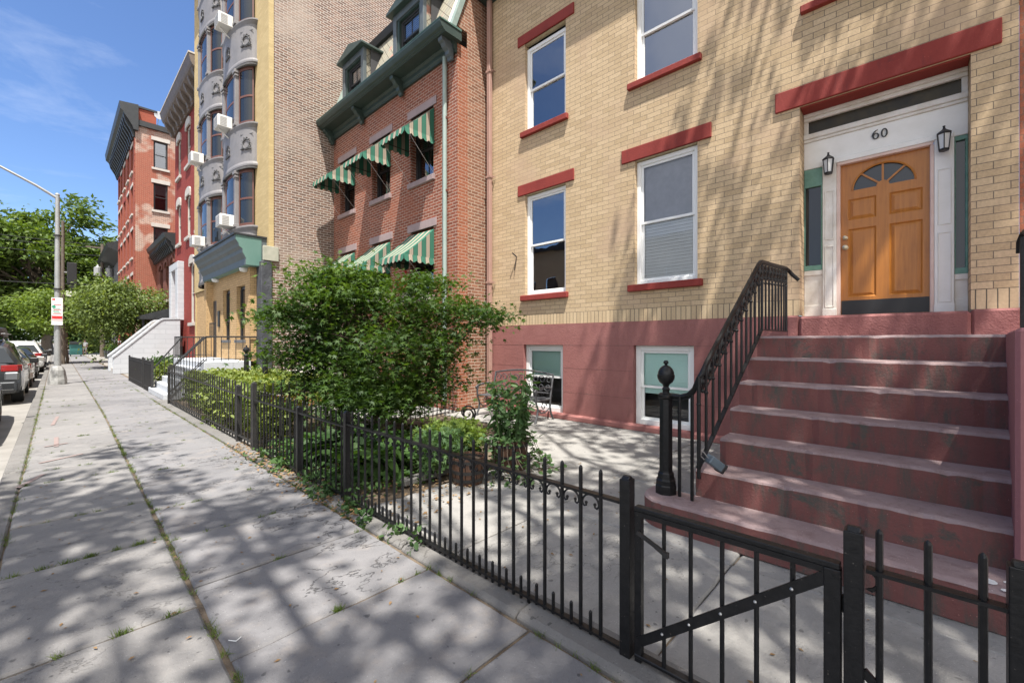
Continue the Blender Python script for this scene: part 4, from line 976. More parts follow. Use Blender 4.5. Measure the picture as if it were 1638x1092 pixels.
def aircon(x, y, z, label, w=.52):
    A = thing('air_conditioner', label, 'air conditioner', (x, y, z), 'window air conditioners on the far houses')
    mb = MB(); mb.box(x-.26, x+.14, y-w/2, y+w/2, z+.01, z+.37); mb.build('casing', X['acwhite'], A, .012)
    mb = MB()
    for i in range(6): mb.box(x-.268, x-.259, y-w/2+.04, y+w/2-.04, z+.05+i*.05, z+.05+i*.05+.026)
    for i in range(6): mb.box(x-.2, x-.02, y-w/2-.006, y-w/2+.002, z+.05+i*.048, z+.05+i*.048+.024)
    mb.build('grille', X['acgrille'], A)
    mb = MB(); mb.bar((x-.18, y, z), (x+.1, y, z-.22), .03, .03); mb.build('support_arm', X['acwhite'], A)
aircon(3.72, 16.05, 11.5, 'white air conditioner in the near bay, topmost one in the picture')
aircon(3.72, 16.15, 8.32, 'white air conditioner in the near bay, second from the top')
aircon(3.72, 15.9, 5.15, 'white air conditioner in the near bay, just above the green canopy')
aircon(3.72, 20.0, 8.32, 'white air conditioner in the far bay, upper of two')
aircon(3.74, 19.9, 5.15, 'white air conditioner in the far bay, lower of two')

# ------------------------------------------------------------------ painted red house with white door surround
H2 = thing('painted_red_house', 'bright red painted brick house with white door surround and brown bracketed cornice', 'house', (4.7, 27.3, 0))
F2_ = Face('x', 4.7); HY0, HY1 = 23.6, 31.1
cols = [25.05, 27.45, 29.9]; hl = []
for y in cols:
    for v0, v1 in ((6.98, 9.12), (10.68, 12.72)): hl.append((y-.46, y+.46, v0, v1))
hl += [(24.35, 25.2, 2.5, 5.5), (26.1, 27.0, 2.5, 5.5)]
mb = MB(); F2_.wall(mb, HY0, HY1, 0, 14.3, hl, .1); Face('y', HY0).wall(mb, 4.7, 14, 0, 14.3); mb.box(4.72, 14, HY1-.2, HY1-.001, 0, 14.3); mb.build('wall', X['h2brick'], H2)
for a, b, c, d in hl:
    mb = MB(); n = 10; m_ = (a+b)/2; w = (b-a)/2+.14
    o_ = [(m_+w*math.cos(PI*k/n), d+.06+.36*math.sin(PI*k/n)**.6) for k in range(n+1)]; mb.prism([(m_+w, d-.12)]+o_+[(m_-w, d-.12), (m_-w+.14, d-.12), (m_-w+.14, d), (m_+w-.14, d), (m_+w-.14, d-.12)], 'x', 4.64, 4.72); mb.build('lintel', X['lightstone'], H2)
    block(H2, 'sill', F2_, a-.14, b+.14, c-.16, c, -.10, .1, X['lightstone'])
    window(H2, F2_, a, b, c, d, .05, frame=X['lightstone'], fw=.06, pane='darkglass', simple=True)
mb = MB(); mb.prism([(4.72, 13.25), (4.60, 13.25), (4.58, 13.4), (4.55, 13.45), (4.55, 13.6), (4.15, 13.95), (4.10, 14.05), (4.05, 14.25), (4.02, 14.4), (4.72, 14.45)], 'y', HY0-.1, HY1+.05); mb.build('cornice', X['browncornice'], H2)
mb = MB(); mb.box(4.0, 4.75, HY0-.12, HY1+.07, 14.401, 14.47); mb.build('cornice_flashing', X['lightstone'], H2)
for k in range(9):
    y = HY0+.2+k*(HY1-HY0-.4)/8
    mb = MB(); mb.prism([(4.6, 13.2), (4.5, 13.22), (4.42, 13.42), (4.3, 13.55), (4.2, 13.78), (4.18, 13.95), (4.6, 13.95)], 'y', y-.11, y+.11); mb.build('cornice_bracket', X['browncornice'], H2)
mb = MB(); F2_.box(mb, 28.62, 29.25, 2.7, 5.45, -.28, .1); F2_.box(mb, 30.5, 31.1, 2.7, 5.45, -.28, .1); F2_.box(mb, 28.62, 31.1, 5.45, 5.85, -.28, .1); mb.build('door_surround', X['whitestoop'], H2, .02)
block(H2, 'front_door', F2_, 29.25, 30.5, 2.7, 5.45, .1, .2, X['frame_brown'])
mb = MB(); mb.box(4.5, 4.72, 23.7, 24.9, .3, 1.75); mb.build('bulkhead', X['h2brick'], H2)
WS = thing('white_stoop', 'big white painted stoop with solid side walls in front of the red painted house', 'stoop', (3.2, 29.3, 0))
cp_ = [(1.86, 0), (1.86, .78), (2.0, .90), (3.62, 2.58), (3.75, 2.66), (4.42, 2.70), (4.42, 0)]
for y0, y1 in ((27.84, 28.15), (30.55, 30.85)):
    mb = MB(); mb.prism(cp_, 'y', y0, y1); ck = mb.build('cheek_wall', X['whitestoop'], WS, .012)
    mb = MB(); mb.prism([(1.82, .75), (2.0, .905), (3.62, 2.585), (3.75, 2.665), (4.42, 2.705), (4.42, 2.78), (3.72, 2.74), (3.58, 2.65), (1.97, .98), (1.82, .83)], 'y', y0-.03, y1+.03); mb.build('coping', X['whitestoop'], ck)
mb = MB()
for i in range(13): mb.box(1.95+.135*i, 4.4, 28.15, 30.55, .2*i, .2*(i+1)-.001)
mb.build('step_flight', X['lightstone'], WS)

# ------------------------------------------------------------------ low dark brick house, corner tenement, farther house
SM = thing('low_dark_brick_house', 'low dark brick house with black bracketed cornice behind the white stoop', 'house', (4.7, 34.4, 0))
FS = Face('x', 4.7); sh = [(31.35, 32.25, 4.1, 6.2), (33.3, 34.2, 4.1, 6.2), (35.2, 36.3, 4.1, 6.2)]
mb = MB(); FS.wall(mb, 31.15, 37.7, 0, 7.7, sh, .2); mb.box(4.73, 12, 31.15, 31.3, 0, 7.7); mb.box(4.72, 12, 31.3, 37.7, 7.6, 7.7); mb.build('wall', X['smbrick'], SM)
for a, b, c, d in sh:
    window(SM, FS, a, b, c, d, .15, frame=X['frame_dark'], pane='darkglass', simple=True)
    mb = MB(); n = 10; m_ = (a+b)/2; w = (b-a)/2
    mb.prism([(m_+(w+.14)*math.cos(PI*k/n), d-.05+.5*math.sin(PI*k/n)) for k in range(n+1)]+[(m_-w*math.cos(PI*k/n), d-.06+.32*math.sin(PI*k/n)) for k in range(n+1)], 'x', 4.62, 4.72); mb.build('window_arch', X['smbrick'], SM)
    block(SM, 'sill', FS, a-.1, b+.1, c-.15, c, -.12, .1, X['lightstone'])
mb = MB(); mb.prism([(4.72, 6.85), (4.62, 6.85), (4.6, 7.0), (4.5, 7.1), (4.5, 7.25), (4.22, 7.5), (4.15, 7.75), (4.72, 7.8)], 'y', 31.0, 37.75); mb.build('cornice', X['darktrim'], SM)
for k in range(14):
    y = 31.2+k*.485; mb = MB(); mb.prism([(4.6, 6.7), (4.52, 6.75), (4.45, 7.0), (4.3, 7.2), (4.28, 7.4), (4.6, 7.4)], 'y', y-.08, y+.08); mb.build('cornice_bracket', X['darktrim'], SM)
mb = MB(); mb.prism([(4.7, 3.55), (3.2, 3.0), (3.2, 2.8), (4.7, 2.8)], 'y', 31.3, 36.6); mb.build('porch_roof', X['darktrim'], SM)
mb = MB(); mb.box(3.3, 3.4, 31.6, 31.7, 0, 2.8); mb.box(3.3, 3.4, 36.2, 36.3, 0, 2.8); mb.build('porch_post', X['frame_dark'], SM)

FB_ = thing('corner_tenement', 'five storey red brick tenement with black bracketed cornice and patchy side wall', 'apartment house', (3.6, 43.5, 0))
ff = Face('x', 3.6); TY0, TY1 = 37.9, 49.4; cols = [39.6, 41.9, 44.2, 46.5, 48.4]; lv = [(1.6, 3.4), (4.3, 6.1), (7.3, 9.2), (10.3, 12.2), (13.2, 15.0)]
hh = [(y-.5, y+.5, a, b) for y in cols for a, b in lv]
mb = MB(); ff.wall(mb, TY0, TY1, 0, 16.6, hh, .15); mb.build('front_wall', X['farbrick'], FB_)
fs = Face('y', TY0); sd = [(4.55, 5.32, a, b) for a, b in ((7.6, 9.4), (10.55, 12.4), (13.45, 15.3))]+[(4.9, 5.5, 4.8, 6.4)]
mb = MB(); fs.wall(mb, 3.6, 12, 0, 16.0, sd, .12); mb.build('side_wall', X['farside'], FB_)
mb = MB(); mb.box(3.75, 12, 38.1, TY1, 16.0, 16.3); mb.box(3.7, 12, TY0-.15, TY0+.1, 16.0, 16.35); mb.build('roof', X['darktrim'], FB_)
mb = MB(); mb.box(3.7, 4.7, TY0+.02, TY0+.9, 16.3, 17.2); mb.build('chimney', X['farbrick'], FB_)
mb = MB(); mb.box(3.65, 4.75, TY0-.05, TY0+1.0, 17.2, 17.32); mb.build('chimney_cap', X['darktrim'], FB_)
mb = MB(); mb.lathe([(.28, 0), (.2, .05), (.02, .08)][::-1], (4.85, TY0, 17.1), 12, axis='y'); mb.tube([(4.85, TY0+.05, 17.1), (4.8, TY0+.3, 16.4)], .02, 5); mb.build('satellite_dish', X['steel'], FB_)
for a, b, c, d in hh:
    w = window(FB_, ff, a, b, c, d, .12, frame=X['frame_dark'], pane='darkglass', simple=True)
    block(FB_, 'lintel', ff, a-.15, b+.15, d, d+.22, -.035, .05, X['lightstone'] if rnd.random() < .8 else X['redpaint']); block(FB_, 'sill', ff, a-.15, b+.15, c-.14, c, -.09, .08, X['lightstone'])
for a, b, c, d in sd:
    window(FB_, fs, a, b, c, d, .1, frame=X['frame_dark'], blind='blind', bl=.4)
    block(FB_, 'lintel', fs, a-.12, b+.12, d, d+.26, -.04, .05, X['lightstone']); block(FB_, 'sill', fs, a-.1, b+.1, c-.15, c, -.08, .08, X['lightstone'])
mb = MB(); mb.prism([(3.62, 15.6), (3.5, 15.6), (3.45, 15.8), (3.0, 16.6), (2.85, 16.75), (2.8, 17.2), (3.75, 17.3), (3.75, 15.6)], 'y', TY0-.25, TY1+.2); mb.build('cornice', X['darktrim'], FB_)
for k in range(17):
    y = TY0+.1+k*.7; mb = MB(); mb.prism([(3.6, 15.2), (3.5, 15.2), (3.38, 15.6), (3.1, 16.1), (3.0, 16.6), (3.6, 16.6)], 'y', y-.1, y+.1); mb.build('cornice_bracket', X['darktrim'], FB_)
mb = MB()
for k in range(40): mb.box(3.57, 3.6, TY0+.0 if k % 2 else TY0, TY0+(.30 if k % 2 else .2), .4*k+.02, .4*k+.36)
mb.build('corner_quoin', X['farbrick'], FB_)
BK = thing('far_eaved_house', 'dark eaved house glimpsed beyond the corner tenement', 'house', (4.2, 56, 0))
mb = MB(); fk = Face('x', 4.0); fk.wall(mb, 50.2, 62, 0, 9.6, [(y, y+1, z, z+1.7) for y in (51.5, 54.5, 57.5) for z in (2, 5.5)], .15); mb.box(4.02, 12, 50.2, 50.4, 0, 9.6); mb.build('wall', X['stonedark'], BK)
mb = MB(); mb.prism([(4.02, 9.1), (3.0, 9.6), (2.9, 9.9), (8, 12.0), (12, 9.9), (12, 9.5)], 'y', 49.9, 62.2); mb.build('roof', X['darktrim'], BK)
for y in (51.5, 54.5, 57.5):
    for z in (2, 5.5): block(BK, 'window', fk, y, y+1, z, z+1.7, .1, .14, X['darkglass'], 0)
# the other side of the street (seen only in the window panes)
for y0, y1, h, m_, lb in ((8, 21, 8.6, 'oppbrick', 'beige brick house across the street reflected in the window panes'), (21.1, 36, 9.4, 'oppbrick', 'taller beige brick house across the street reflected in the window panes')):
    O = thing('opposite_house', lb, 'house', (-15, (y0+y1)/2, 0)); mb = MB(); n = int((y1-y0)/2.6)
    hs = [(y0+1+2.6*i, y0+2.1+2.6*i, z, z+1.8) for i in range(n) for z in (1.6, 5.2)]
    fo = Face('x', -15); fo.wall(mb, y0, y1, 0, h, hs, .0); o = mb.build('wall', X[m_], O)
    mb = MB()
    for a in hs: mb.box(-15.2, -15.15, a[0], a[1], a[2], a[3])
    mb.build('window_band', X['darkglass'], O)
    mb = MB(); mb.box(-25, -14.7, y0, y1, h, h+.4); mb.build('roof', X['darktrim'], O)
# ------------------------------------------------------------------ foliage
T_KITE = (np.array([(0,0,0),(.27,.42,.05),(0,1,-.06),(-.27,.42,.05)]), [(0,1,2),(0,2,3)])
def _palm():
    v = [(0,0,0)]; 
    tips = [(-118,.50),(-62,.82),(0,1.0),(62,.82),(118,.50)]
    for i, (a, r) in enumerate(tips):
        t = R(a); v.append((r*math.sin(t)*.98, .25+r*math.cos(t)*.75, -.10*r))
        if i < 4:
            b = R((a+tips[i+1][0])/2); v.append((.20*math.sin(b), .25+.20*math.cos(b), .02))
    return np.array(v), [tuple(range(len(v)))]
T_PALM = _palm()
T_BLADE = (np.array([(-.05,0,0),(.05,0,0),(.03,.55,.08),(0,1,.3),(-.03,.55,.08)]), [(0,1,2,4),(4,2,3)])
T_OVAL = (np.array([(0,0,0),(.25,.2,.03),(.33,.5,.03),(.2,.82,-.02),(0,1,-.08),(-.2,.82,-.02),(-.33,.5,.03),(-.25,.2,.03),(0,.5,-.03)]), [(0,1,8),(1,2,8),(2,3,8),(3,4,8),(4,5,8),(5,6,8),(6,7,8),(7,0,8)])
def leafmesh(name, C, size, tmpl, mat, parent=None, seed=1, up=.6, axis=None, axmix=.0, jit=.35):
    """one mesh of many small leaves; up = how far normals lean to the sky, axis = preferred tip direction (N,3)"""
    g = np.random.default_rng(seed); C = np.asarray(C, float); N = len(C); tv, tf = tmpl
    n = g.normal(size=(N,3)); n /= np.linalg.norm(n, axis=1)[:,None]; n = n*(1-up)+np.array([0,0,1.])*up; n /= np.linalg.norm(n, axis=1)[:,None]
    a = g.normal(size=(N,3))
    if axis is not None: a = a/np.linalg.norm(a, axis=1)[:,None]*(1-axmix)+np.asarray(axis)*axmix
    a -= n*(a*n).sum(1)[:,None]; a /= np.linalg.norm(a, axis=1)[:,None]+1e-9; b = np.cross(a, n)
    s = np.asarray(size)*(1+jit*(g.random(N)*2-1))
    V = C[:,None,:]+s[:,None,None]*(tv[None,:,0,None]*b[:,None,:]+tv[None,:,1,None]*a[:,None,:]+tv[None,:,2,None]*n[:,None,:])
    o = ORIG.get(parent.name, Vector((0,0,0))) if parent else Vector((0,0,0))
    V = V.reshape(-1,3)-np.array(o); k = len(tv)
    me = bpy.data.meshes.new(name); me.vertices.add(len(V)); me.vertices.foreach_set('co', V.ravel())
    fl = np.array([i for f in tf for i in f]); tot = np.array([len(f) for f in tf])
    idx = (fl[None,:]+np.arange(N)[:,None]*k).ravel(); tots = np.tile(tot, N); st = np.concatenate([[0], np.cumsum(tots)[:-1]])
    me.loops.add(len(idx)); me.loops.foreach_set('vertex_index', idx); me.polygons.add(len(tots))
    me.polygons.foreach_set('loop_start', st); me.polygons.foreach_set('loop_total', tots); me.materials.append(mat); me.update(calc_edges=True)
    ob = bpy.data.objects.new(name, me); COL.objects.link(ob)
    if parent: ob.parent = parent; ORIG[ob.name] = o
    return ob
def limb(mb, p, q, r0, r1, g, sag=.0, n=6, wob=.08):
    p = Vector(p); q = Vector(q); l = (q-p).length; pts = []
    for i in range(n+1):
        t = i/n; v = p.lerp(q, t); w = math.sin(PI*t)*wob*l
        pts.append(v+Vector((g.normal()*w*.5, g.normal()*w*.5, math.sin(PI*t)*sag*l+g.normal()*w*.25)))
    mb.tube(pts, [r0+(r1-r0)*i/n for i in range(n+1)], 7); return pts
def tree(name, label, base, fork, r0, cen, rad, ncl, nleaf, lsize, lmat, seed, group=None, bark='bark', flat=.55, cl=.5, nlimb=26, tmpl=T_KITE, up=.45, shell=.45, droop=0, cat='tree', gap=.0, lobes=None, stems=1):
    g = np.random.default_rng(seed); T = thing(name, label, cat, base, group)
    cs = []; cen = np.array(cen, float); rad = np.array(rad, float)
    if lobes:
        vol = np.array([np.prod(l[1])**.75 for l in lobes]); vol = np.maximum(vol, vol.max()*.10); pick = g.choice(len(lobes), ncl, p=vol/vol.sum())
        for k in pick:
            dd = g.normal(size=3); dd /= np.linalg.norm(dd); cs.append(np.array(lobes[k][0])+dd*np.array(lobes[k][1])*(.35+.65*g.random()**.6))
    ph = g.random((3,3))*6
    while len(cs) < ncl:
        d = g.normal(size=3); d /= np.linalg.norm(d); q = d*(shell+(1-shell)*g.random())**.8
        f = sum(math.sin(2.1*(i+1)*q[i]+ph[i][0])*math.cos(1.7*(i+1)*q[(i+1) % 3]+ph[i][1]) for i in range(3))
        if gap and f < -gap: continue
        w = 1+.16*math.sin(3*math.atan2(d[1], d[0])+ph[0][2])+.10*math.sin(5*d[2]+ph[1][2])
        cs.append(cen+q*rad*w)
    cs = np.array(cs)
    mb = MB(); fk = Vector(fork)
    forks = []
    for s in range(stems):
        f = fk+Vector((g.normal()*.3, g.normal()*.3, g.normal()*.1))*(1 if stems > 1 else 0)
        limb(mb, Vector(base)+Vector((g.normal()*.05, g.normal()*.05, 0))*(1 if stems > 1 else 0), f, r0, r0*.72, g, n=7, wob=.03); forks.append(f)
    tw = []
    for i in g.choice(ncl, min(nlimb, ncl), replace=False):
        q = Vector(cs[i]); f = min(forks, key=lambda a: (a-q).length)
        pts = limb(mb, f, q, r0*.42, r0*.05, g, sag=.10, wob=.06); tw.append(pts)
        for _ in range(2):
            j = int(g.integers(2, 5)); k = int(g.integers(0, ncl)); q2 = Vector(cs[k])
            if (q2-pts[j]).length < max(rad)*.8: limb(mb, pts[j], q2, r0*.14, r0*.03, g, sag=.05, n=4)
    mb.build('trunk', X[bark], T, smooth=True)
    per = nleaf//ncl; P = []; ax = []
    for c in cs:
        k = cl*(.65+.7*g.random()); o = g.normal(size=(per,3))*np.array([k, k, k*flat])*.62
        if droop: o[:,2] -= np.abs(g.exponential(droop, per))
        P.append(c+o); dd = (c-cen)/rad; v = np.array([dd[0], dd[1], -.25 if not droop else -1.6]); ax.append(np.tile(v/np.linalg.norm(v), (per,1)))
    leafmesh('crown', np.concatenate(P), lsize, tmpl, lmat, T, seed+5, up=up, axis=np.concatenate(ax), axmix=.6)
    return T
LM = {}
LM['maple'] = leafmat('maple_leaf', (.034,.082,.016), (.11,.178,.028), .38)
LM['street'] = leafmat('street_tree_leaf', (.04,.09,.02), (.07,.14,.03), .3)
LM['big'] = leafmat('big_tree_leaf', (.07,.125,.022), (.145,.205,.042), .38)
LM['dark'] = leafmat('dark_tree_leaf', (.045,.095,.025), (.09,.16,.04), .35)
LM['weep'] = leafmat('weeping_tree_leaf', (.12,.175,.05), (.22,.28,.09), .4)
LM['lime'] = leafmat('lime_leaf', (.12,.19,.035), (.20,.27,.06), .4)
LM['hedge'] = leafmat('hedge_leaf', (.13,.19,.035), (.27,.31,.09), .35)
LM['hosta'] = leafmat('ground_cover_leaf', (.035,.085,.02), (.09,.17,.04), .3)
LM['vine'] = leafmat('vine_leaf', (.05,.11,.035), (.12,.20,.07), .3)
LM['red'] = leafmat('red_petal', (.55,.02,.02), (.62,.06,.03), .3)
LM['pale'] = leafmat('pale_petal', (.6,.62,.5), (.7,.72,.62), .3)
LM['dead'] = leafmat('dead_leaf', (.22,.13,.06), (.32,.22,.12), .1)

# the street trees behind the camera, whose leaves dapple everything
tree('street_tree', 'large street tree behind the camera whose crown shades the pavement', (-.05, -4.2, -.05), (.0, -3.9, 6.0), .24, (1.9, -2.2, 13.0), (7.2, 4.9, 2.2), 86, 9800, .215, LM['street'], 21, 'street trees behind the camera', cl=.62, nlimb=34, shell=.1, gap=.9, up=.35)
tree('street_tree', 'second street tree behind the camera with a lower crown over the kerb', (-.15, -9.5, -.05), (-.8, -7.6, 5.0), .22, (-3.2, 2.0, 11.0), (2.0, 3.4, 1.6), 24, 2900, .21, LM['street'], 33, 'street trees behind the camera', cl=.62, nlimb=20, shell=.1, gap=.9, up=.35)

ML = [((3.70,6.30,1.28),(1.35,1.35,.9)), ((2.85,7.2,1.75),(.6,.55,.5)), ((3.1,6.85,2.25),(.75,.7,.38)), ((4.15,5.85,2.2),(.7,.65,.42)), ((4.35,5.35,1.75),(.5,.45,.5)), ((3.5,6.15,.68),(1.15,1.1,.28)), ((2.85,7.0,1.15),(.45,.45,.4)), ((4.2,5.3,1.15),(.4,.4,.4)),((2.5,7.6,2.0),(.25,.25,.15)),((2.5,7.5,1.35),(.2,.25,.15)),((2.95,7.0,2.62),(.3,.3,.12)),((4.25,5.7,2.55),(.3,.3,.12)),((4.85,5.05,1.95),(.3,.3,.15)),((3.4,6.7,2.55),(.3,.25,.1))]
ML = [((3.68+(c[0]-3.68)*.88, 6.3+(c[1]-6.3)*.88, c[2]), tuple(q*.92 for q in r)) for c, r in ML]
tree('japanese_maple', 'bushy green Japanese maple growing behind the black iron fence', (3.75, 6.25, -.02), (3.75, 6.2, .55), .075, (3.72, 6.22, 1.42), (1.78, 1.75, 1.05), 215, 27000, .080, LM['maple'], 8, None, bark='barkred', flat=.36, cl=.42, nlimb=56, tmpl=T_PALM, up=.55, stems=4, lobes=ML)
tree('weeping_tree', 'pale green weeping tree with drooping branches beyond the white stoop', (2.75, 34.5, 0), (2.6, 34.3, 3.0), .13, (2.45, 34, 4.0), (1.95, 2.3, 1.35), 150, 15000, .17, LM['weep'], 15, 'trees along the pavement', cl=.45, droop=.55, nlimb=40, shell=.4)
tree('young_street_tree', 'young street tree with a low lime green crown beyond the lamp post', (.52, 44, 0), (.5, 44, 2.4), .10, (.3, 44.2, 3.75), (2.6, 2.6, 1.5), 110, 9000, .2, LM['lime'], 16, 'trees along the pavement', cl=.55, nlimb=30, shell=.3)
tree('big_tree', 'huge leafy tree towering over the end of the street', (-.8, 76, -.1), (-.5, 76, 5.5), .55, (-1.2, 76, 10.6), (7.6, 7.0, 7.6), 300, 42000, .52, LM['big'], 17, 'tall trees at the end of the street', cl=1.35, flat=.5, nlimb=70, shell=.4, gap=1.2, up=.5)
for i, (x, y, h, r, m_, lb) in enumerate([(-9, 84, 13, 6.5, 'big', 'broad leafy tree at the far left end of the street'), (3.5, 96, 11, 5, 'dark', 'dark tree standing behind the green dumpster'),
        (-5, 100, 12, 7, 'dark', 'dark tree closing the end of the street on the left'), (9, 110, 12, 6, 'dark', 'dark tree behind the person at the end of the pavement'), (-15, 115, 15, 8, 'dark', 'dark tree farthest left at the end of the street')]):
    tree('distant_tree', lb, (x, y, -.1), (x, y, h*.3), .35, (x, y, h*.52), (r, r, h*.48), 110, 9000, .6, LM[m_], 40+i, 'tall trees at the end of the street', cl=1.4, nlimb=24, shell=.4)

# ------------------------------------------------------------------ iron fences
FX = 1.9
def picket_fence(label, y0, y1, posts, zt, zr, zb, sp, start, dog=False, scroll=False, group='black iron fences along the pavement', x=FX, zr1=None, r=.0105, post_w=.055, mat='blackpaint'):
    T = thing('iron_fence', label, 'fence', (x, y0, 0), group); m = X[mat]
    zr1 = zr if zr1 is None else zr1
    mb = MB(); mb.bar((x, y0, zr), (x, y1, zr1), .040, .013); mb.build('top_rail', m, T)
    mb = MB(); mb.bar((x, y0, zb), (x, y1, zb), .034, .013); mb.build('bottom_rail', m, T)
    for i, (py_, h) in enumerate(posts):
        mb = MB(); w = post_w/2; mb.box(x-w, x+w, py_-w, py_+w, -.03, h); mb.prism([(x-w, h), (x+w, h), (x+w*.3, h+.014), (x-w*.3, h+.014)], 'y', py_-w*.7, py_+w*.7); mb.build('post', m, T, .003)
    first = fd = fs = None; y = start; n = 0
    RP = random.Random(int(y0*100))
    while y < y1-.03 and n < 98:
        if any(abs(y-p[0]) < post_w*.6 for p in posts): y += sp; continue
        dz = (zr1-zr)*(y-start)/(y1-y0)
        if not first:
            mb = MB(); q = 1 if r > .009 else 1
            mb.tube([(x, y, -.0), (x, y, zt)], r, 8); mb.lathe([(r, zt), (r*.75, zt+.008), (r*.2, zt+.014)], (x, y, 0), 8); first = mb.build('picket', m, T, smooth=False); fy = y
            ob = first
        else: ob = dup_part(first, T, (0, y-fy, dz))
        ob.rotation_euler = (0, 0, RP.uniform(-.2, .2)) if False else (0, 0, 0)
        if dog and y+sp < y1:
            if not fd:
                mb = MB(); mb.tube([(x, y+sp/2, .0), (x, y+sp/2, .148)], .0095, 8); mb.lathe([(.0095, .148), (.004, .156)], (x, y+sp/2, 0), 8); fd = mb.build('dog_bar', m, T)
            else: dup_part(fd, T, (0, y-fy, 0))
        if scroll and y+sp < y1+.04:
            if not fs:
                mb = MB(); c = y+sp/2; pts = []
                pts += [(x, c-.036+.012*math.cos(t), zr-.062+.012*math.sin(t)) for t in (PI*.2, -PI*.2, -PI*.55, -PI*.95)][::1]
                pts += [(x, c-.050*math.cos(PI*k/12), zr-.058+.050*math.sin(PI*k/12)) for k in range(13)]
                pts += [(x, c+.036-.012*math.cos(t), zr-.062+.012*math.sin(t)) for t in (-PI*.95, -PI*.55, -PI*.2, PI*.2)]
                mb.tube(pts, .0055, 6); mb.sphere(pts[0], .009, 6, 4); mb.sphere(pts[-1], .009, 6, 4); fs = mb.build('scroll', m, T, smooth=True)
            else: dup_part(fs, T, (0, y-fy, dz))
        y += sp; n += 1
    return T
nf = picket_fence('black iron fence with small scrolls under its rail, left of the gate', 1.045, 3.93, [(1.018, .885), (3.95, .875)], .885, .765, .056, .1215, 1.165, True, True)
# the lean of a second bar welded to the gate post
picket_fence('black iron fence with close bars in front of the maple', 3.98, 6.70, [(5.13, .80)], .865, .735, .07, .120, 4.06, False, False, r=.0095)
picket_fence('taller weathered iron fence with close bars in front of the hedge', 6.73, 13.36, [(6.745, .97), (7.52, .88), (13.37, .93)], .93, .735, .13, .158, 6.88, r=.010, zr1=.80, mat='blackmatt')
picket_fence('black iron fence at the right of the gate, bars continuing out of the picture', -3.2, .12, [(.153, .895), (-.225, .905), (-1.9, .9)], .905, .772, .06, .118, -3.1, False, False)
ff_ = picket_fence('dense iron fence panel swung beside the apartment entrance', 16.6, 18.3, [(16.62, 1.0), (18.3, 1.0)], .95, .86, .14, .05, 16.68, r=.016, x=1.97, mat='blackmatt')
picket_fence('dense iron fence panel farthest along the pavement, before the white stoop', 18.75, 22.6, [(18.75, 1.02), (22.6, 1.0)], .95, .86, .16, .062, 18.82, r=.016, x=1.98, mat='blackmatt')
# side fence between the two yards, running back to the houses
SFN = thing('side_fence', 'black iron side fence running back from the pavement beside the hedge', 'fence', (1.95, 6.78, 0), 'black iron fences along the pavement')
mb = MB(); mb.bar((1.93, 6.78, .78), (6.0, 7.3, .78), .035, .013); mb.build('top_rail', X['blackmatt'], SFN)
mb = MB(); mb.bar((1.93, 6.78, .12), (6.0, 7.3, .12), .03, .013); mb.build('bottom_rail', X['blackmatt'], SFN)
for i in range(34):
    t = (i+1)/35; mb = MB(); mb.tube([(1.93+4.07*t, 6.78+.52*t, 0), (1.93+4.07*t, 6.78+.52*t, .95)], .0105, 6); mb.build('picket', X['blackmatt'], SFN)
# gate
GT = thing('iron_gate', 'low black iron gate with diagonal brace and latch, closed', 'gate', (FX, .57, 0))
mb = MB(); mb.box(FX-.022, FX+.022, .19, .972, .748, .768); mb.box(FX-.018, FX-.012, .19, .972, .722, .748); mb.build('top_rail', X['blackpaint'], GT, .003)
mb = MB(); mb.box(FX-.02, FX+.02, .19, .972, .052, .07); mb.build('bottom_rail', X['blackpaint'], GT, .003)
for y, w in ((.955, .034), (.212, .05)):
    mb = MB(); mb.box(FX-w/2, FX+w/2, y-w/2, y+w/2, .03, .747); mb.build('stile', X['blackpaint'], GT, .003)
for y in (.833, .713, .584, .456, .334):
    mb = MB(); mb.tube([(FX, y, .07), (FX, y, .749)], .0095, 8); o = mb.build('picket', X['blackpaint'], GT)
mb = MB(); mb.bar((FX-.016, .945, .135), (FX-.016, .20, .735), .008, .042, up=(0, .6, .75)); o = mb.build('diagonal_brace', X['blackpaint'], GT)
for y in (.833, .713, .584, .456, .334):
    mb = MB(); mb.sphere((FX-.021, y, .135+(.945-y)/.745*.60), .007, 6, 4); mb.build('rivet', X['steel'], GT)
mb = MB(); mb.bar((FX-.03, .95, .655), (FX-.03, .86, .618), .01, .018); mb.bar((FX-.03, .86, .618), (FX-.03, .815, .596), .012, .02); mb.box(FX-.04, FX-.02, .80, .825, .582, .606); mb.build('latch', X['blackmatt'], GT)
mb = MB(); mb.tube([(FX-.002, .176, .60), (FX-.002, .176, .66)], .011, 8); mb.build('hinge', X['blackmatt'], GT)
FBR = thing('fence_brace', 'slanting iron bar bracing the post right of the gate', 'brace', (FX, .1, 0))
mb = MB(); mb.bar((FX, .13, .42), (FX, -.22, .09), .012, .03); mb.build('bar', X['blackpaint'], FBR)
mb = MB(); pts = [(FX, .118-.028*math.sin(t)*1.0, .735+.03*math.cos(t)) for t in [PI*k/8 for k in range(9)]]+[(FX, .105, .70), (FX, .095, .712)]
mb.tube(pts, .005, 6); mb.build('scroll', X['blackpaint'], FBR, smooth=True)

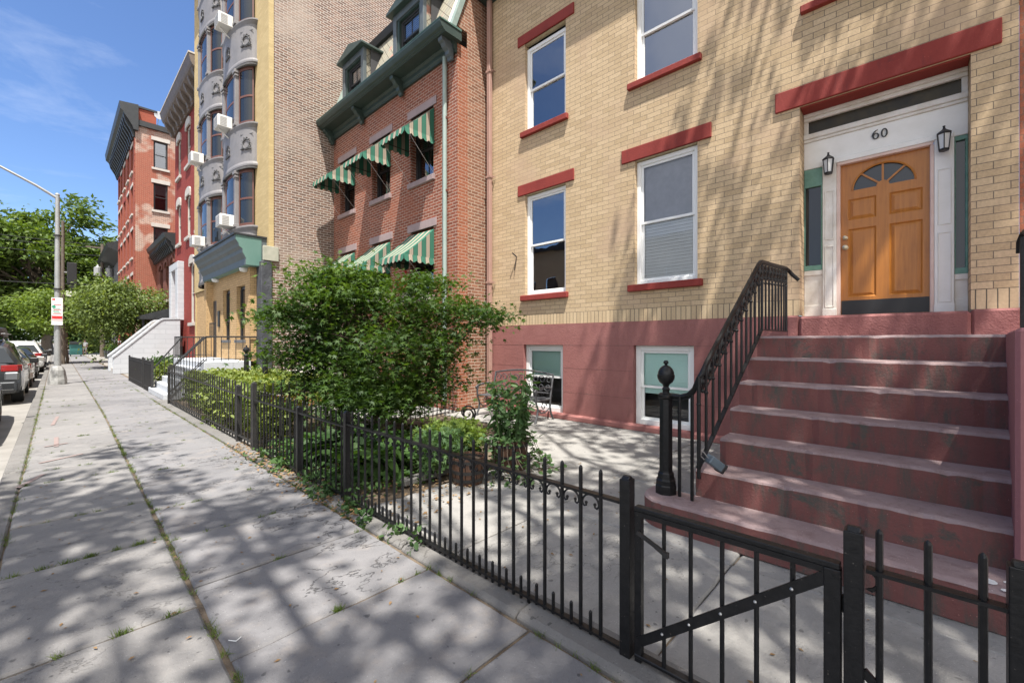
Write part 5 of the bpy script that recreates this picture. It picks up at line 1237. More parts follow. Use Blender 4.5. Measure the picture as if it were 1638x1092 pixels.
# ------------------------------------------------------------------ garden
g = np.random.default_rng(5)
def scatter(n, x0, x1, y0, y1, z0, z1): return np.stack([g.uniform(x0, x1, n), g.uniform(y0, y1, n), g.uniform(z0, z1, n)], 1)
HD = thing('hedge', 'low pale green box hedge behind the taller iron fence', 'hedge', (3.0, 10.2, 0))
C = scatter(9500, 2.2, 3.9, 7.6, 13.2, .1, .82); top = g.random(9500) < .55
C[top,2] = .76+.05*np.sin(C[top,0]*4)*np.cos(C[top,1]*2.3)+g.normal(size=top.sum())*.03
e = (~top) & (g.random(9500) < .7); C[e,0] = np.where(g.random(e.sum()) < .75, 2.2, 3.9)+g.normal(size=e.sum())*.05
leafmesh('foliage', C, .075, T_OVAL, LM['hedge'], HD, 3, up=.45)
mb = MB()
for i in range(12): mb.tube([(3.0+.2*math.sin(i*2.1), 7.9+i*.45, -.03), (3.0+.3*math.sin(i*1.3), 7.9+i*.45, .65)], .02, 5)
mb.build('stem', X['bark'], HD)
def bush(name, label, c, r, n, ls, m_, seed, cat='shrub', tmpl=T_OVAL, group=None, up=.4):
    T = thing(name, label, cat, (c[0], c[1], 0), group); gg = np.random.default_rng(seed)
    nc = 26; cs = []
    for _ in range(nc):
        d = gg.normal(size=3); d /= np.linalg.norm(d); cs.append(np.array(c)+d*np.array(r)*(.4+.6*gg.random()))
    P = np.concatenate([q+gg.normal(size=(n//nc, 3))*np.array(r)*.24 for q in cs]); P[:,2] = np.maximum(P[:,2], .01)
    leafmesh('foliage', P, ls, tmpl, m_, T, seed, up=up)
    mb = MB()
    for q in cs[::2]: mb.tube([(c[0], c[1], -.02), tuple((np.array(c)+q)/2+gg.normal(size=3)*.03), tuple(q)], [.012, .008, .004], 5)
    mb.build('stem', X['bark'], T); return T
bush('variegated_shrub', 'yellow green variegated shrub pushing through the taller fence bars', (2.12, 9.1, .42), (.25, 1.5, .36), 2600, .07, LM['hedge'], 61)
bush('variegated_shrub', 'small yellow green shrub at the near end of the taller fence', (2.35, 7.25, .34), (.28, .35, .3), 1100, .07, LM['hedge'], 62)
for i, (x, y, z, r, lb) in enumerate([(2.55, 4.55, .18, .36, 'leafy hosta clump just behind the fence near its scrolled section'), (2.9, 5.2, .2, .42, 'leafy hosta clump under the maple beside the paving'), (2.4, 5.6, .16, .36, 'leafy hosta clump under the maple close to the fence'), (3.35, 4.35, .18, .36, 'leafy hosta clump beside the smaller barrel')]):
    bush('hosta_clump', lb, (x, y, z), (r, r, .17), 420, .15, LM['hosta'], 70+i, 'plant', T_OVAL, 'leafy clumps under the maple', .55)
bush('trailing_shrub', 'bright green trailing shrub at the patio edge between maple and barrels', (3.55, 4.4, .34), (.42, .38, .22), 2400, .06, LM['lime'], 80, 'shrub', T_PALM)
bush('trailing_shrub', 'feathery green shrub beside the barrel with reddish wood', (3.0, 3.98, .32), (.32, .28, .22), 1200, .06, LM['vine'], 81, 'shrub', T_PALM)
# weeds, litter: too many to count
C = np.concatenate([scatter(1500, 2.0, 3.2, 3.9, 6.9, 0, .12), scatter(900, 3.2, 4.4, 5.2, 7.2, 0, .12)])
tag(leafmesh('ground_cover', C, .07, T_OVAL, LM['hosta'], None, 90, up=.6), 'low green ground cover over the soil under the maple', 'ground cover', kind='stuff')
C = np.concatenate([scatter(900, 1.5, 1.95, 3.6, 7.4, .005, .05), scatter(500, 1.72, 2.6, 3.1, 7.0, 0, .03), scatter(250, 2.5, 4.2, 3.2, 4.2, 0, .02)]); C[:900,0] = 1.95-np.abs(g.normal(size=900))*.14
tag(leafmesh('leaf_litter', C, .045, T_KITE, LM['dead'], None, 91, up=.75), 'dry leaf litter gathered at the foot of the fence', 'leaf litter', kind='stuff')
W_ = []; AXS = []
def weed(x, y, n, s): 
    W_.append(np.stack([x+g.normal(size=n)*s, y+g.normal(size=n)*s, np.full(n, -.01)], 1))
for i in range(1, len(rj)-1):                         # joints across the bluestone
    y = rj[i]; 
    if y > 26: break
    x0 = seam(y)
    for k in range(int(10 if y < 7 else 6)):
        c = g.random(); 
        if g.random() < .55: weed(x0+(1.72-x0)*c, y, int(g.integers(10, 46)), .011)
for y in lj[3:16]:
    for k in range(14):
        if g.random() < (.95 if abs(y-4.34) < .01 else .35): weed(-.25+g.random()*.78, y, int(g.integers(14, 50)), .012)
yy = .8
while yy < 24:
    if g.random() < .62*(.35+.65*(math.sin(yy*2.3)*math.sin(yy*5.1+1) > -.25)): weed(seam(yy)+g.normal()*.006, yy, int(g.integers(6, 34)), .013)
    yy += .05 if yy < 10 else .12
yy = 1.
while yy < 22:
    if g.random() < .5: weed(1.755, yy, int(g.integers(8, 50)), .018)
    if g.random() < .55 and yy > 5: weed(-.268, yy, int(g.integers(10, 40)), .018)
    yy += .11
C = np.concatenate(W_); ax = g.normal(size=(len(C),3))*.6; ax[:,2] = 1
tag(leafmesh('joint_weeds', C, .034, T_BLADE, X['grass'], None, 92, up=.1, axis=ax, axmix=.85), 'short weeds growing in the pavement joints', 'weeds', kind='stuff')
W_ = []
for y, x, n, s in [(3.75, 1.84, 110, .05), (3.4, 1.80, 80, .04), (4.3, 1.88, 200, .08), (4.8, 1.92, 150, .08), (5.5, 1.9, 160, .09), (6.2, 1.9, 160, .1), (3.0, 1.84, 40, .03), (2.72, 1.84, 30, .03)]: weed(x, y, n, s)
C = np.concatenate(W_); C[:,2] += np.abs(g.normal(size=len(C)))*.07
tag(leafmesh('fence_foot_weeds', C, .048, T_OVAL, LM['vine'], None, 93, up=.4), 'leafy green weeds spilling through the foot of the fence', 'weeds', kind='stuff')
tag(leafmesh('fallen_bits', np.concatenate([scatter(90, -.2, 1.7, 1, 7, .004, .008), scatter(90, 2.0, 5, -.4, 3.5, .004, .008)]), .028, T_KITE, LM['dead'], None, 94, up=.92), 'scattered twigs and dry leaf bits on the paving', 'litter', kind='stuff')

def barrel(x, y, r, h, label, plant):
    B = thing('barrel_planter', label, 'planter', (x, y, 0), 'wooden barrel planters')
    mb = MB(); n = 18
    for k in range(n):
        a0, a1 = 2*PI*k/n+.02, 2*PI*(k+1)/n-.02; pr = [(r*.84, 0), (r*.95, h*.4), (r, h), (r*.92, h), (r*.88, h*.8)]
        A = [(x+q*math.cos(a0), y+q*math.sin(a0), z) for q, z in pr]; D_ = [(x+q*math.cos(a1), y+q*math.sin(a1), z) for q, z in pr]; mb.ring(A, D_, 0, close=False)
    mb.build('stave_wall', X['barrel'], B)
    for z, q in ((.12, .885), (.42, .962), (.80, .99)):
        mb = MB(); mb.lathe([(r*q+.004, h*z), (r*q+.008, h*z+.035), (r*q-.02, h*z+.035), (r*q-.02, h*z)], (x, y, 0), 24); mb.build('hoop', X['blackmatt'], B)
    mb = MB(); mb.lathe([(r*.9, h*.82), (r*.5, h*.86), (.01, h*.87)], (x, y, 0), 16); mb.build('soil', X['soil'], B)
barrel(3.82, 3.62, .225, .36, 'larger dark wooden half barrel planted with a tall leafy lily', None)
barrel(3.12, 3.60, .19, .29, 'smaller weathered wooden half barrel hidden under green foliage', None)
LY = thing('lily_plant', 'tall leafy plant with drooping leaves standing in the larger barrel', 'plant', (3.82, 3.62, .3))
gg = np.random.default_rng(4); mb = MB(); P = []; A = []
for k in range(26):
    a = gg.random()*2*PI; rr = gg.random()**.5*.16; sp = gg.random()*.22; h = .5+gg.random()*.42
    b = np.array([3.82+rr*math.cos(a), 3.62+rr*math.sin(a), .3]); t = b+np.array([math.cos(a)*sp, math.sin(a)*sp, h])
    mb.tube([tuple(b), tuple((b+t)/2+np.array([0,0,.04])), tuple(t)], [.006, .005, .003], 5)
    for j in range(int(24*h)):
        f = .12+.88*j/(24*h); q = b+(t-b)*f; th = gg.random()*2*PI; P.append(q); A.append((math.cos(th), math.sin(th), -1.0+.9*f))
mb.build('stem', plain('plant_stem', (.06,.10,.03), None, 1, .6), LY)
leafmesh('leaf_mass', P, .115, (T_OVAL[0]*np.array([.55,1,1]), T_OVAL[1]), LM['vine'], LY, 6, up=.35, axis=A, axmix=.8)
VN = thing('vine_plant', 'round leaved vine spilling over the rim of the larger barrel', 'plant', (3.82, 3.62, .33))
P = []; mb = MB()
for k in range(24):
    a = gg.random()*2*PI; p = [(3.82+.19*math.cos(a), 3.62+.19*math.sin(a), .36)]; l = .15+gg.random()*.3
    for j in range(1, 6): p.append((3.82+(.22+.07*j*l/.3)*math.cos(a+.08*j), 3.62+(.22+.07*j*l/.3)*math.sin(a+.08*j), max(.02, .38-.085*j*l/.3*(1 if j > 1 else 0))))
    mb.tube(p, .003, 4)
    for q in p:
        for _ in range(4): P.append(np.array(q)+gg.normal(size=3)*.03)
mb.build('stem', X['bark'], VN); leafmesh('leaf_mass', P, .065, T_OVAL, LM['vine'], VN, 7, up=.6)
# iron bench
def bench():
    B = thing('garden_bench', 'grey cast iron garden bench with scrolled back under the basement window', 'bench', (0,0,0)); m = plain('grey_cast_iron', (.045,.047,.052), (.085,.088,.095), 12, .5, .3, 40); L_ = 1.5
    for i, y in enumerate((-L_/2, L_/2)):             # local: y along the bench, -x is the front
        mb = MB()
        mb.tube([(.34, y, 0), (.26, y, .12), (.22, y, .25), (.23, y, .42), (.28, y, .65), (.34, y, .88)], .020, 6)
        mb.tube([(-.30, y, 0), (-.22, y, .13), (-.20, y, .26), (-.26, y, .40), (-.27, y, .52), (-.24, y, .62)], .020, 6)
        mb.tube([(.28, y, .62), (.1, y, .66), (-.12, y, .65), (-.26, y, .63), (-.31, y, .60), (-.29, y, .565)], .019, 6)
        mb.tube([(.23, y, .42), (0, y, .41), (-.26, y, .42)], .016, 6)
        mb.tube([(-.20, y, .26), (-.1, y, .18), (.05, y, .17), (.22, y, .25)], .014, 6)
        mb.tube([(.1*math.cos(t)*(1-t/9), y, .29+.09*math.sin(t)*(1-t/9)) for t in [k*.45 for k in range(16)]], .010, 5)
        mb.build('bench_end', m, B, smooth=True)
    for k in range(6):
        x = -.24+k*.088; mb = MB(); mb.box(x-.032, x+.032, -L_/2, L_/2, .425, .44); mb.build('seat_slat', m, B, .004)
    mb = MB(); mb.tube([(.34, -L_/2, .88)]+[(.345, -L_/2+L_*k/16, .88+.07*math.sin(PI*k/16)) for k in range(1, 16)]+[(.34, L_/2, .88)], .018, 6); mb.tube([(.255, -L_/2, .52), (.255, L_/2, .52)], .014, 6); mb.build('back_frame', m, B, smooth=True)
    mb = MB()
    for k in range(9):
        c = -L_/2+.1+k*(L_-.2)/8
        for s, zc in ((1, .78), (-1, .63)):
            mb.tube([(.25+.10*(zc-.5)/.4+.0, c+.085*math.cos(t*s)*(1-t/11), zc+.085*math.sin(t*s)*(1-t/11)) for t in [q*.42 for q in range(19)]], .0085, 5)
    mb.build('back_scrollwork', m, B, smooth=True); return B
b_ = bench(); b_.location = (6.40, 5.98, 0); b_.rotation_euler = (0, 0, R(5))
SC = thing('iron_scroll_ornament', 'black curled iron ornament on the patio at the foot of the maple', 'garden ornament', (5.5, 6.35, 0))
mb = MB()
for s, cz, r in ((1, .16, .15), (1, .13, .11)):
    for f in (0, .5): mb.tube([(5.5+.7*(r*math.cos(t+f)*(1-t/9.5)), 6.35-.7*(r*math.cos(t+f)*(1-t/9.5))+f*.05, cz+r*math.sin(t+f)*(1-t/9.5)) for t in [q*.35-1.2 for q in range(22)]], [.016-.0005*q for q in range(22)], 6)
mb.tube([(5.33, 6.52, .02), (5.5, 6.35, .015), (5.66, 6.19, .02)], .014, 6); mb.build('scroll', X['blackpaint'], SC, smooth=True)
mb = MB(); mb.bar((2.55, 4.02, .03), (3.55, 4.05, .035), .12, .07); tag(mb.build('edging_stone', X['kerbstone'], bevel=.01), 'grey edging stone lying behind the scrolled fence', 'edging stone')
def flowerbox(y, label, sd):
    T = thing('flower_box', label, 'flower box', (6.0, y, 2.5), 'flower boxes on the red house'); mb = MB(); mb.prism([(5.80, 2.52), (6.04, 2.52), (6.04, 2.72), (5.77, 2.72)], 'y', y-.46, y+.46); mb.build('box', X['lightstone'], T, .01)
    q = np.random.default_rng(sd); P = np.stack([q.uniform(5.72, 6.02, 420), q.uniform(y-.5, y+.5, 420), 2.72+np.abs(q.normal(size=420))*.12], 1); leafmesh('leaf_mass', P, .07, T_OVAL, LM['lime'], T, sd)
    P = np.stack([q.uniform(5.7, 6.0, 200), np.clip(q.normal(size=200)*.16+y+.25, y-.3, y+.75), 2.86+np.abs(q.normal(size=200))*.12], 1); leafmesh('red_flowers', P, .07, T_OVAL, LM['red'], T, sd+1, up=.2)
    P = np.stack([q.uniform(5.7, 6.0, 90), q.uniform(y-.45, y-.05, 90), 2.82+np.abs(q.normal(size=90))*.1], 1); leafmesh('white_flowers', P, .05, T_OVAL, LM['pale'], T, sd+2, up=.2)
flowerbox(8.775, 'flower box with red flowers under the right lower awning', 101); flowerbox(10.7, 'flower box with red flowers under the middle lower awning', 104); 
# red house stoop with two newels
RST = thing('side_stoop', 'low white edged stoop of the red brick house behind the hedge', 'stoop', (4.7, 11.5, 0))
for i in range(6):
    mb = MB(); mb.box(3.3+.42*i, 3.3+.42*(i+1)-.001 if i < 5 else 6.1, 10.75, 12.25, 0, .26*(i+1)); mb.build('step', X['lightstone'], RST, .01)
mb = MB(); mb.box(3.2, 5.2, 10.66, 10.745, 0, .3); mb.build('side_board', X['terracotta'], RST)
RSR = thing('side_stoop_railing', 'black iron railing with two ball topped newels beside the hedge', 'railing', (3.25, 11.5, 0))
for y in (12.15, 10.75):
    mb = MB(); mb.lathe([(.075, 0), (.075, .55), (.06, .6), (.055, 1.18), (.07, 1.2), (.05, 1.23), (.03, 1.25), (.065, 1.31), (.07, 1.35), (.05, 1.40), (.015, 1.42), (.02, 1.44), (.01, 1.46)], (3.25, y, 0), 10); mb.build('newel_post', X['blackpaint'], RSR)
    mb = MB(); mb.tube([(3.25, y, 1.15), (3.45, y, 1.18), (5.5, y, 2.35), (6.05, y, 2.4)], .018, 6); mb.build('handrail', X['blackmatt'], RSR)
    for k in range(14):
        x = 3.5+k*.165; mb = MB(); mb.tube([(x, y, .2+.26*int((x-3.3)/.42)), (x, y, 1.2+(x-3.45)*.57)], .009, 5); mb.build('baluster', X['blackmatt'], RSR)
bush('areaway_shrub', 'green shrub in the areaway behind the dense iron panels', (2.9, 20.5, .6), (.6, 1.4, .45), 2200, .09, LM['dark'], 120)
bush('areaway_shrub', 'small flowering shrub beside the entrance stair', (2.6, 18.9, .45), (.35, .3, .35), 800, .08, LM['hedge'], 121)
# ------------------------------------------------------------------ street furniture
LP = thing('street_lamp', 'tall galvanised street lamp with scuffed octagonal base on the pavement', 'street lamp', (.03, 22.6, 0))
mb = MB(); mb.lathe([(.25, .0), (.25, .18), (.215, .42), (.20, .50), (.15, .62), (.12, .66)], (.03, 22.6, 0), 8); mb.build('base', X['polepaint'], LP, .01)
mb = MB(); mb.tube([(.03, 22.6, .6), (.03, 22.6, 6.85)], [.095, .058], 14); mb.lathe([(.07, 6.85), (.05, 6.9)], (.03, 22.6, 0), 12); mb.build('pole', X['galv'], LP, smooth=True)
mb = MB(); mb.tube([(.03, 22.6, 6.72), (-.5, 22.6, 7.06), (-1.3, 22.6, 7.48), (-2.2, 22.6, 7.68), (-2.9, 22.6, 7.72)], [.05, .045, .04, .035, .03], 8); mb.build('arm', X['galv'], LP, smooth=True)
mb = MB(); mb.lathe([(.02, -.35), (.12, -.28), (.15, 0), (.1, .28), (.02, .33)], (-3.2, 22.6, 7.72), 10, axis='x'); mb.build('lamp_head', X['galv'], LP)
for z in (3.42, 5.35):
    mb = MB(); mb.lathe([(.112, z), (.112, z+.05)], (.03, 22.6, 0), 14); mb.build('strap', X['blackmatt'], LP)
SG = thing('parking_sign', 'white and red parking sign strapped to the street lamp', 'sign', (.02, 22.47, 2.6))
mb = MB(); mb.box(-.12, .16, 22.462, 22.468, 2.14, 3.12); mb.build('panel', X['vinyl'], SG, .003)
sr = plain('sign_red', (.55,.03,.03), None, 1, .5); sg_ = plain('sign_green', (.03,.30,.17), None, 1, .5)
def sbox(x0, x1, z0, z1, m, nm):
    mb = MB(); mb.box(x0, x1, 22.458, 22.4615, z0, z1); mb.build(nm, m, SG)
sbox(-.10, -.03, 3.03, 3.09, sr, 'red_emblem'); sbox(-.11, .15, 2.36, 2.47, sr, 'red_band'); sbox(-.06, .12, 2.86, 2.88, sr, 'arrow'); sbox(-.11, .15, 2.30, 2.32, sr, 'red_line')
for k in range(5): sbox(-.09+.02*(k % 2), .13-.03*(k % 3), 2.54+.045*k, 2.558+.045*k, sr if k in (0, 3) else sg_, 'text_line')
mb = MB(); mb.lathe([(.05, 0), (.05, .003)], (-.06, 22.458, 2.80), 14, axis='y'); mb.build('green_disc', sg_, SG)
UP = thing('utility_pole', 'brown wooden utility pole just right of the street lamp', 'utility pole', (.36, 42.5, 0), 'utility poles')
mb = MB(); mb.tube([(.31, 42.5, -.1), (.31, 42.5, 9.8)], [.11, .08], 10); mb.build('pole', X['utilitywood'], UP, smooth=True)
TS = thing('signal_box', 'black traffic signal housing hanging on the wooden utility pole', 'traffic signal', (.72, 42.3, 6))
mb = MB(); mb.box(.50, .98, 42.1, 42.4, 5.5, 6.95); mb.prism([(.50, 5.5), (.98, 5.5), (.80, 5.1), (.66, 5.1)], 'y', 42.15, 42.35); mb.box(.69, .75, 42.2, 42.3, 4.9, 5.2); mb.build('housing', X['blackplastic'], TS, .02)
mb = MB(); mb.bar((.36, 42.4, 6.3), (.7, 42.4, 6.3), .06, .06); mb.build('bracket', X['galv'], TS)
TB = thing('pole_box', 'white metal junction box on the wooden utility pole', 'junction box', (.65, 42.3, 4.8))
mb = MB(); mb.box(.45, .72, 42.1, 42.4, 4.62, 4.98); mb.box(.76, .98, 42.1, 42.4, 4.66, 4.96); mb.build('casing', X['acwhite'], TB, .02)
U2 = thing('utility_pole', 'far utility pole with grey transformers beside the corner tenement', 'utility pole', (3.2, 60, 0), 'utility poles')
mb = MB(); mb.tube([(3.2, 60, -.1), (3.2, 60, 11.4)], [.2, .13], 10); mb.build('pole', X['utilitywood'], U2, smooth=True)
mb = MB(); mb.bar((2.0, 60, 11.0), (4.2, 60, 11.0), .12, .14); mb.build('crossarm', X['utilitywood'], U2)
for x in (2.85, 3.7):
    mb = MB(); mb.lathe([(.1, 8.1), (.3, 8.15), (.3, 8.95), (.12, 9.05), (.05, 9.25)], (x, 59.7, 0), 12); mb.build('transformer', X['galv'], U2)
for i, (z, za, y) in enumerate([(11.3, 12.2, 60), (11.0, 11.8, 60.3), (10.2, 10.9, 60), (7.1, 7.6, 58), (5.65, 6.1, 57), (5.4, 5.8, 57.4)]):
    mb = MB(); mb.tube([(3.2-(16.2)*k/10, y, z+(za-z)*k/10-.5*math.sin(PI*k/10)) for k in range(11)], .028, 5)
    tag(mb.build('overhead_wire', X['blackmatt']), ['topmost overhead wire crossing the street before the big tree', 'second overhead wire from the top crossing the street', 'third overhead wire from the top, sagging across the street', 'single overhead wire crossing the street at mid height', 'lower overhead wire of the close pair near the tree bottom', 'lowest overhead wire crossing the street behind the lamp'][i], 'wire', 'overhead wires across the street')
DU = thing('dumpster', 'green metal dumpster with sloping lid far along the pavement', 'dumpster', (1.4, 64, 0))
mb = MB(); mb.prism([(63.2, .18), (64.8, .18), (64.9, 1.2), (64.9, 1.5), (63.1, 1.25)], 'x', .95, 1.85); mb.build('body', plain('dumpster_green', (.03,.13,.12), (.045,.17,.15), 3, .5), DU, .02)
mb = MB(); mb.prism([(63.0, 1.26), (64.95, 1.51), (64.95, 1.56), (63.0, 1.32)], 'x', .92, 1.88); mb.build('lid', X['blackplastic'], DU)
for x in (1.02, 1.78):
    for y in (63.35, 64.65):
        mb = MB(); mb.lathe([(.09, -.03), (.09, .03)], (x, y, .09), 12, axis='x'); mb.build('wheel', X['tyre'], DU)
for i, (x, y) in enumerate([(3.45, 46.5), (3.5, 50.5), (3.55, 55)]):
    T = thing('planter_box', ['black planter box with green plants beside the tenement, nearest', 'black planter box with green plants beside the tenement, middle', 'black planter box with green plants beside the tenement, farthest'][i], 'planter', (x, y, 0), 'black planter boxes by the tenement')
    mb = MB(); mb.prism([(x-.42, .0), (x+.42, .0), (x+.5, .75), (x-.5, .75)], 'y', y-.8, y+.8); mb.build('box', X['darktrim'], T, .015)
    P = np.stack([g.uniform(x-.45, x+.45, 500), g.uniform(y-.8, y+.8, 500), .75+np.abs(g.normal(size=500))*.22], 1); leafmesh('foliage', P, .14, T_OVAL, LM['dark'], T, 130+i)
bush('distant_shrub', 'bright green shrub far along the pavement behind the person', (3.3, 80, .8), (1.0, 1.0, .75), 1500, .2, LM['lime'], 140)
# person walking far along the pavement
PE = thing('person', 'person in white top and pale trousers walking far along the pavement', 'person', (2.35, 73, 0))
def skin(name, joints, edges, mat, parent):
    o = ORIG[parent.name]; me = bpy.data.meshes.new(name); me.from_pydata([tuple(Vector(j[:3])-o) for j in joints], edges, []); ob = bpy.data.objects.new(name, me); COL.objects.link(ob); ob.parent = parent
    mo = ob.modifiers.new('skin', 'SKIN');
    for v, j in zip(me.skin_vertices[0].data, joints): v.radius = (j[3], j[4] if len(j) > 4 else j[3]); v.use_root = False
    me.skin_vertices[0].data[0].use_root = True
    s = ob.modifiers.new('sub', 'SUBSURF'); s.levels = 1; s.render_levels = 1; me.materials.append(mat); return ob
x, y = 2.35, 73
J = [(x,y,.92,.15,.11),(x,y,1.12,.14,.10),(x,y,1.36,.17,.11),(x,y,1.48,.065),(x,y-.01,1.60,.085,.095),(x,y-.01,1.72,.07),
     (x+.19,y,1.40,.055),(x+.25,y+.06,1.14,.042),(x+.24,y-.06,.92,.033),(x+.24,y-.09,.84,.03),(x-.19,y,1.40,.055),(x-.25,y-.05,1.14,.042),(x-.25,y-.16,.94,.033),(x-.25,y-.19,.86,.03),
     (x+.10,y,.85,.085),(x+.10,y-.10,.48,.06),(x+.10,y+.02,.09,.042),(x+.10,y-.12,.04,.04),(x-.10,y,.85,.085),(x-.10,y+.10,.48,.06),(x-.10,y+.26,.10,.042),(x-.10,y+.14,.04,.04)]
skin('body', J, [(0,1),(1,2),(2,3),(3,4),(4,5),(2,6),(6,7),(7,8),(8,9),(2,10),(10,11),(11,12),(12,13),(0,14),(14,15),(15,16),(16,17),(0,18),(18,19),(19,20),(20,21)], plain('skin_tone', (.45,.27,.19), None, 1, .6), PE)
cl_ = [(x,y,.90,.175,.135),(x,y,1.12,.165,.125),(x,y,1.36,.195,.13),(x,y,1.43,.10),(x+.19,y,1.40,.072),(x+.245,y+.045,1.2,.06),(x-.19,y,1.40,.072),(x-.245,y-.04,1.2,.06)]
skin('shirt', cl_, [(0,1),(1,2),(2,3),(2,4),(4,5),(2,6),(6,7)], X['white'], PE)
tr_ = [(x,y,.94,.17,.13),(x+.10,y,.83,.10),(x+.10,y-.10,.48,.075),(x-.10,y,.83,.10),(x-.10,y+.10,.48,.075)]
skin('trousers', tr_, [(0,1),(1,2),(0,3),(3,4)], plain('pale_cloth', (.5,.47,.42), None, 1, .8), PE)
mb = MB(); mb.sphere((x, y+.005, 1.70), .098, 12, 8, sz=1.0); mb.build('hair', X['frame_brown'], PE, smooth=True)

# ------------------------------------------------------------------ parked cars (built nose to +y, rear at local y = 0)
def car(label, kind, paint, loc, roofbox=False):
    C_ = thing('parked_car', label, 'car', (0,0,0), 'cars parked along the kerb')
    if kind == 'suv':
        stn = [(0,.84,.42,.93,.96,.72),(.05,.92,.34,1.02,1.08,.74),(.30,.955,.30,1.06,1.57,.66),(.6,.96,.28,1.06,1.66,.67),(1.6,.96,.26,1.03,1.71,.68),(2.5,.96,.26,1.0,1.69,.67),(3.0,.955,.26,.99,1.56,.66),(3.55,.95,.26,.98,1.10,.74),(4.3,.93,.28,.92,1.02,.76),(4.68,.88,.34,.80,.90,.70),(4.78,.78,.42,.70,.74,.6)]; wr = .37; rear = ((.07,1.12),(.27,1.50)); wheels = (1.0, 3.85)
    else:
        stn = [(0,.80,.42,.80,.84,.68),(.05,.87,.34,.90,.97,.72),(.35,.90,.28,.92,1.00,.74),(.75,.905,.26,.92,1.06,.70),(1.35,.91,.24,.91,1.36,.60),(1.9,.91,.24,.90,1.43,.59),(2.5,.91,.24,.89,1.40,.59),(3.2,.905,.24,.88,1.00,.68),(4.1,.88,.26,.82,.90,.70),(4.5,.80,.34,.70,.76,.62),(4.58,.70,.42,.60,.64,.5)]; wr = .32; rear = ((.80,1.08),(1.28,1.34)); wheels = (.95, 3.65)
    mb = MB(); rings = []
    for (yy, w, zb, bl, zr, rw) in stn:
        h = [(w*.86, zb-.02), (w*.97, zb+.06), (w, zb+.2), (w*1.0, (zb+bl)/2+.08), (w*.985, bl-.06), (w*.95, bl), (rw+.02, zr-.07), (rw*.86, zr-.005), (0, zr+.015)]
        rings.append([(a, yy, b) for a, b in h]+[(-a, yy, b) for a, b in h[-2::-1]])
    for a, b in zip(rings, rings[1:]): mb.ring(a, b)
    mb.add(rings[0], [tuple(range(len(rings[0])))[::-1]]); mb.add(rings[-1], [tuple(range(len(rings[-1])))])
    mb.build('body', paint, C_, smooth=True)
    def at(yy):
        for p, q in zip(stn, stn[1:]):
            if p[0] <= yy <= q[0]: t = (yy-p[0])/(q[0]-p[0]); return [p[i]+(q[i]-p[i])*t for i in range(6)]
    ys = [.62, 1.55, 1.62, 2.5, 2.55, 3.05] if kind == 'suv' else [1.2, 1.85, 1.92, 2.7, 2.7, 2.9]
    for s in (1, -1):
        for y0, y1 in ((ys[0], ys[1]), (ys[2], ys[3]), (ys[4], ys[5])):
            mb = MB(); q = []
            for yy in (y0, y1):
                _, w, zb, bl, zr, rw = at(yy); e0, e1 = .12, .88
                for e in (e0, e1): q.append((s*((w*.95)+(rw+.02-w*.95)*e+.006), yy, bl+(zr-.07-bl)*e))
            mb.add(q, [(0, 2, 3, 1) if s > 0 else (0, 1, 3, 2)]); mb.build('side_window', X['darkglass'], C_)
    (ya, za), (yb_, zb_) = rear; wa = at(ya)[1]*.86; wb = at(yb_)[5]*.9
    mb = MB(); mb.quad((wa, ya-.012, za), (wb, yb_-.012, zb_), (-wb, yb_-.012, zb_), (-wa, ya-.012, za)); mb.build('rear_window', X['darkglass'], C_)
    tz = (.90, 1.06) if kind == 'suv' else (.72, .88); w0 = stn[1][1]
    for s in (1, -1):
        mb = MB(); mb.prism([(s*w0*.62, -.012), (s*w0*.93, .0), (s*w0*1.012, .10), (s*w0*1.025, .26), (s*w0*.9, .2), (s*w0*.62, .1)], 'z', tz[0], tz[1]); mb.build('tail_light', X['tail'], C_, .01)
        mb = MB(); mb.box(s*w0*.55, s*w0*.85, -.015, .05, .50, .56); mb.build('reflector', X['tail'], C_)
        mb = MB(); mb.prism([(s*.98, 3.0 if kind == 'suv' else 2.75), (s*1.17, 2.98 if kind == 'suv' else 2.73), (s*1.17, 3.1 if kind == 'suv' else 2.84), (s*.98, 3.14 if kind == 'suv' else 2.86)], 'z', stn[6][3]+.02, stn[6][3]+.18); mb.build('wing_mirror', paint if kind != 'suv' else X['blackplastic'], C_, .02)
        for wy_ in wheels:
            mb = MB(); mb.lathe([(wr*.62, -.11), (wr*.92, -.115), (wr, -.08), (wr, .08), (wr*.92, .115), (wr*.62, .11)], (s*(w0-.10), wy_, wr), 24, axis='x'); wh_ = mb.build('wheel', X['tyre'], C_, smooth=False)
            mb = MB(); mb.lathe([(wr*.62, -.02), (wr*.60, .118), (wr*.5, .09), (.05, .10)] if s > 0 else [(.05, -.10), (wr*.5, -.09), (wr*.60, -.118), (wr*.62, .02)], (s*(w0-.10), wy_, wr), 20, axis='x'); mb.build('rim', X['alloy'], wh_)
            mb = MB(); n = 16; A = [(s*(w0+.028), wy_+(wr+.07)*math.cos(PI*k/n), wr+(wr+.07)*math.sin(PI*k/n)) for k in range(n+1)]; B = [(s*(w0+.026), wy_+(wr+.015)*math.cos(PI*k/n), wr+(wr+.015)*math.sin(PI*k/n)) for k in range(n+1)]
            mb.ring(A, B, close=False); mb.ring(A, [(s*(w0-.05), a[1], a[2]) for a in A], close=False); mb.build('wheel_arch', X['blackplastic'], C_)
    mb = MB(); mb.prism([(-.82, -.03), (.82, -.03), (.93, .12), (.95, .5), (-.95, .5), (-.93, .12)], 'z', .36, .62 if kind == 'suv' else .56); mb.build('rear_bumper', paint, C_, .03)
    mb = MB(); mb.box(-.8, .8, -.036, .05, .34, .43); mb.build('bumper_trim', X['blackplastic'], C_, .01)
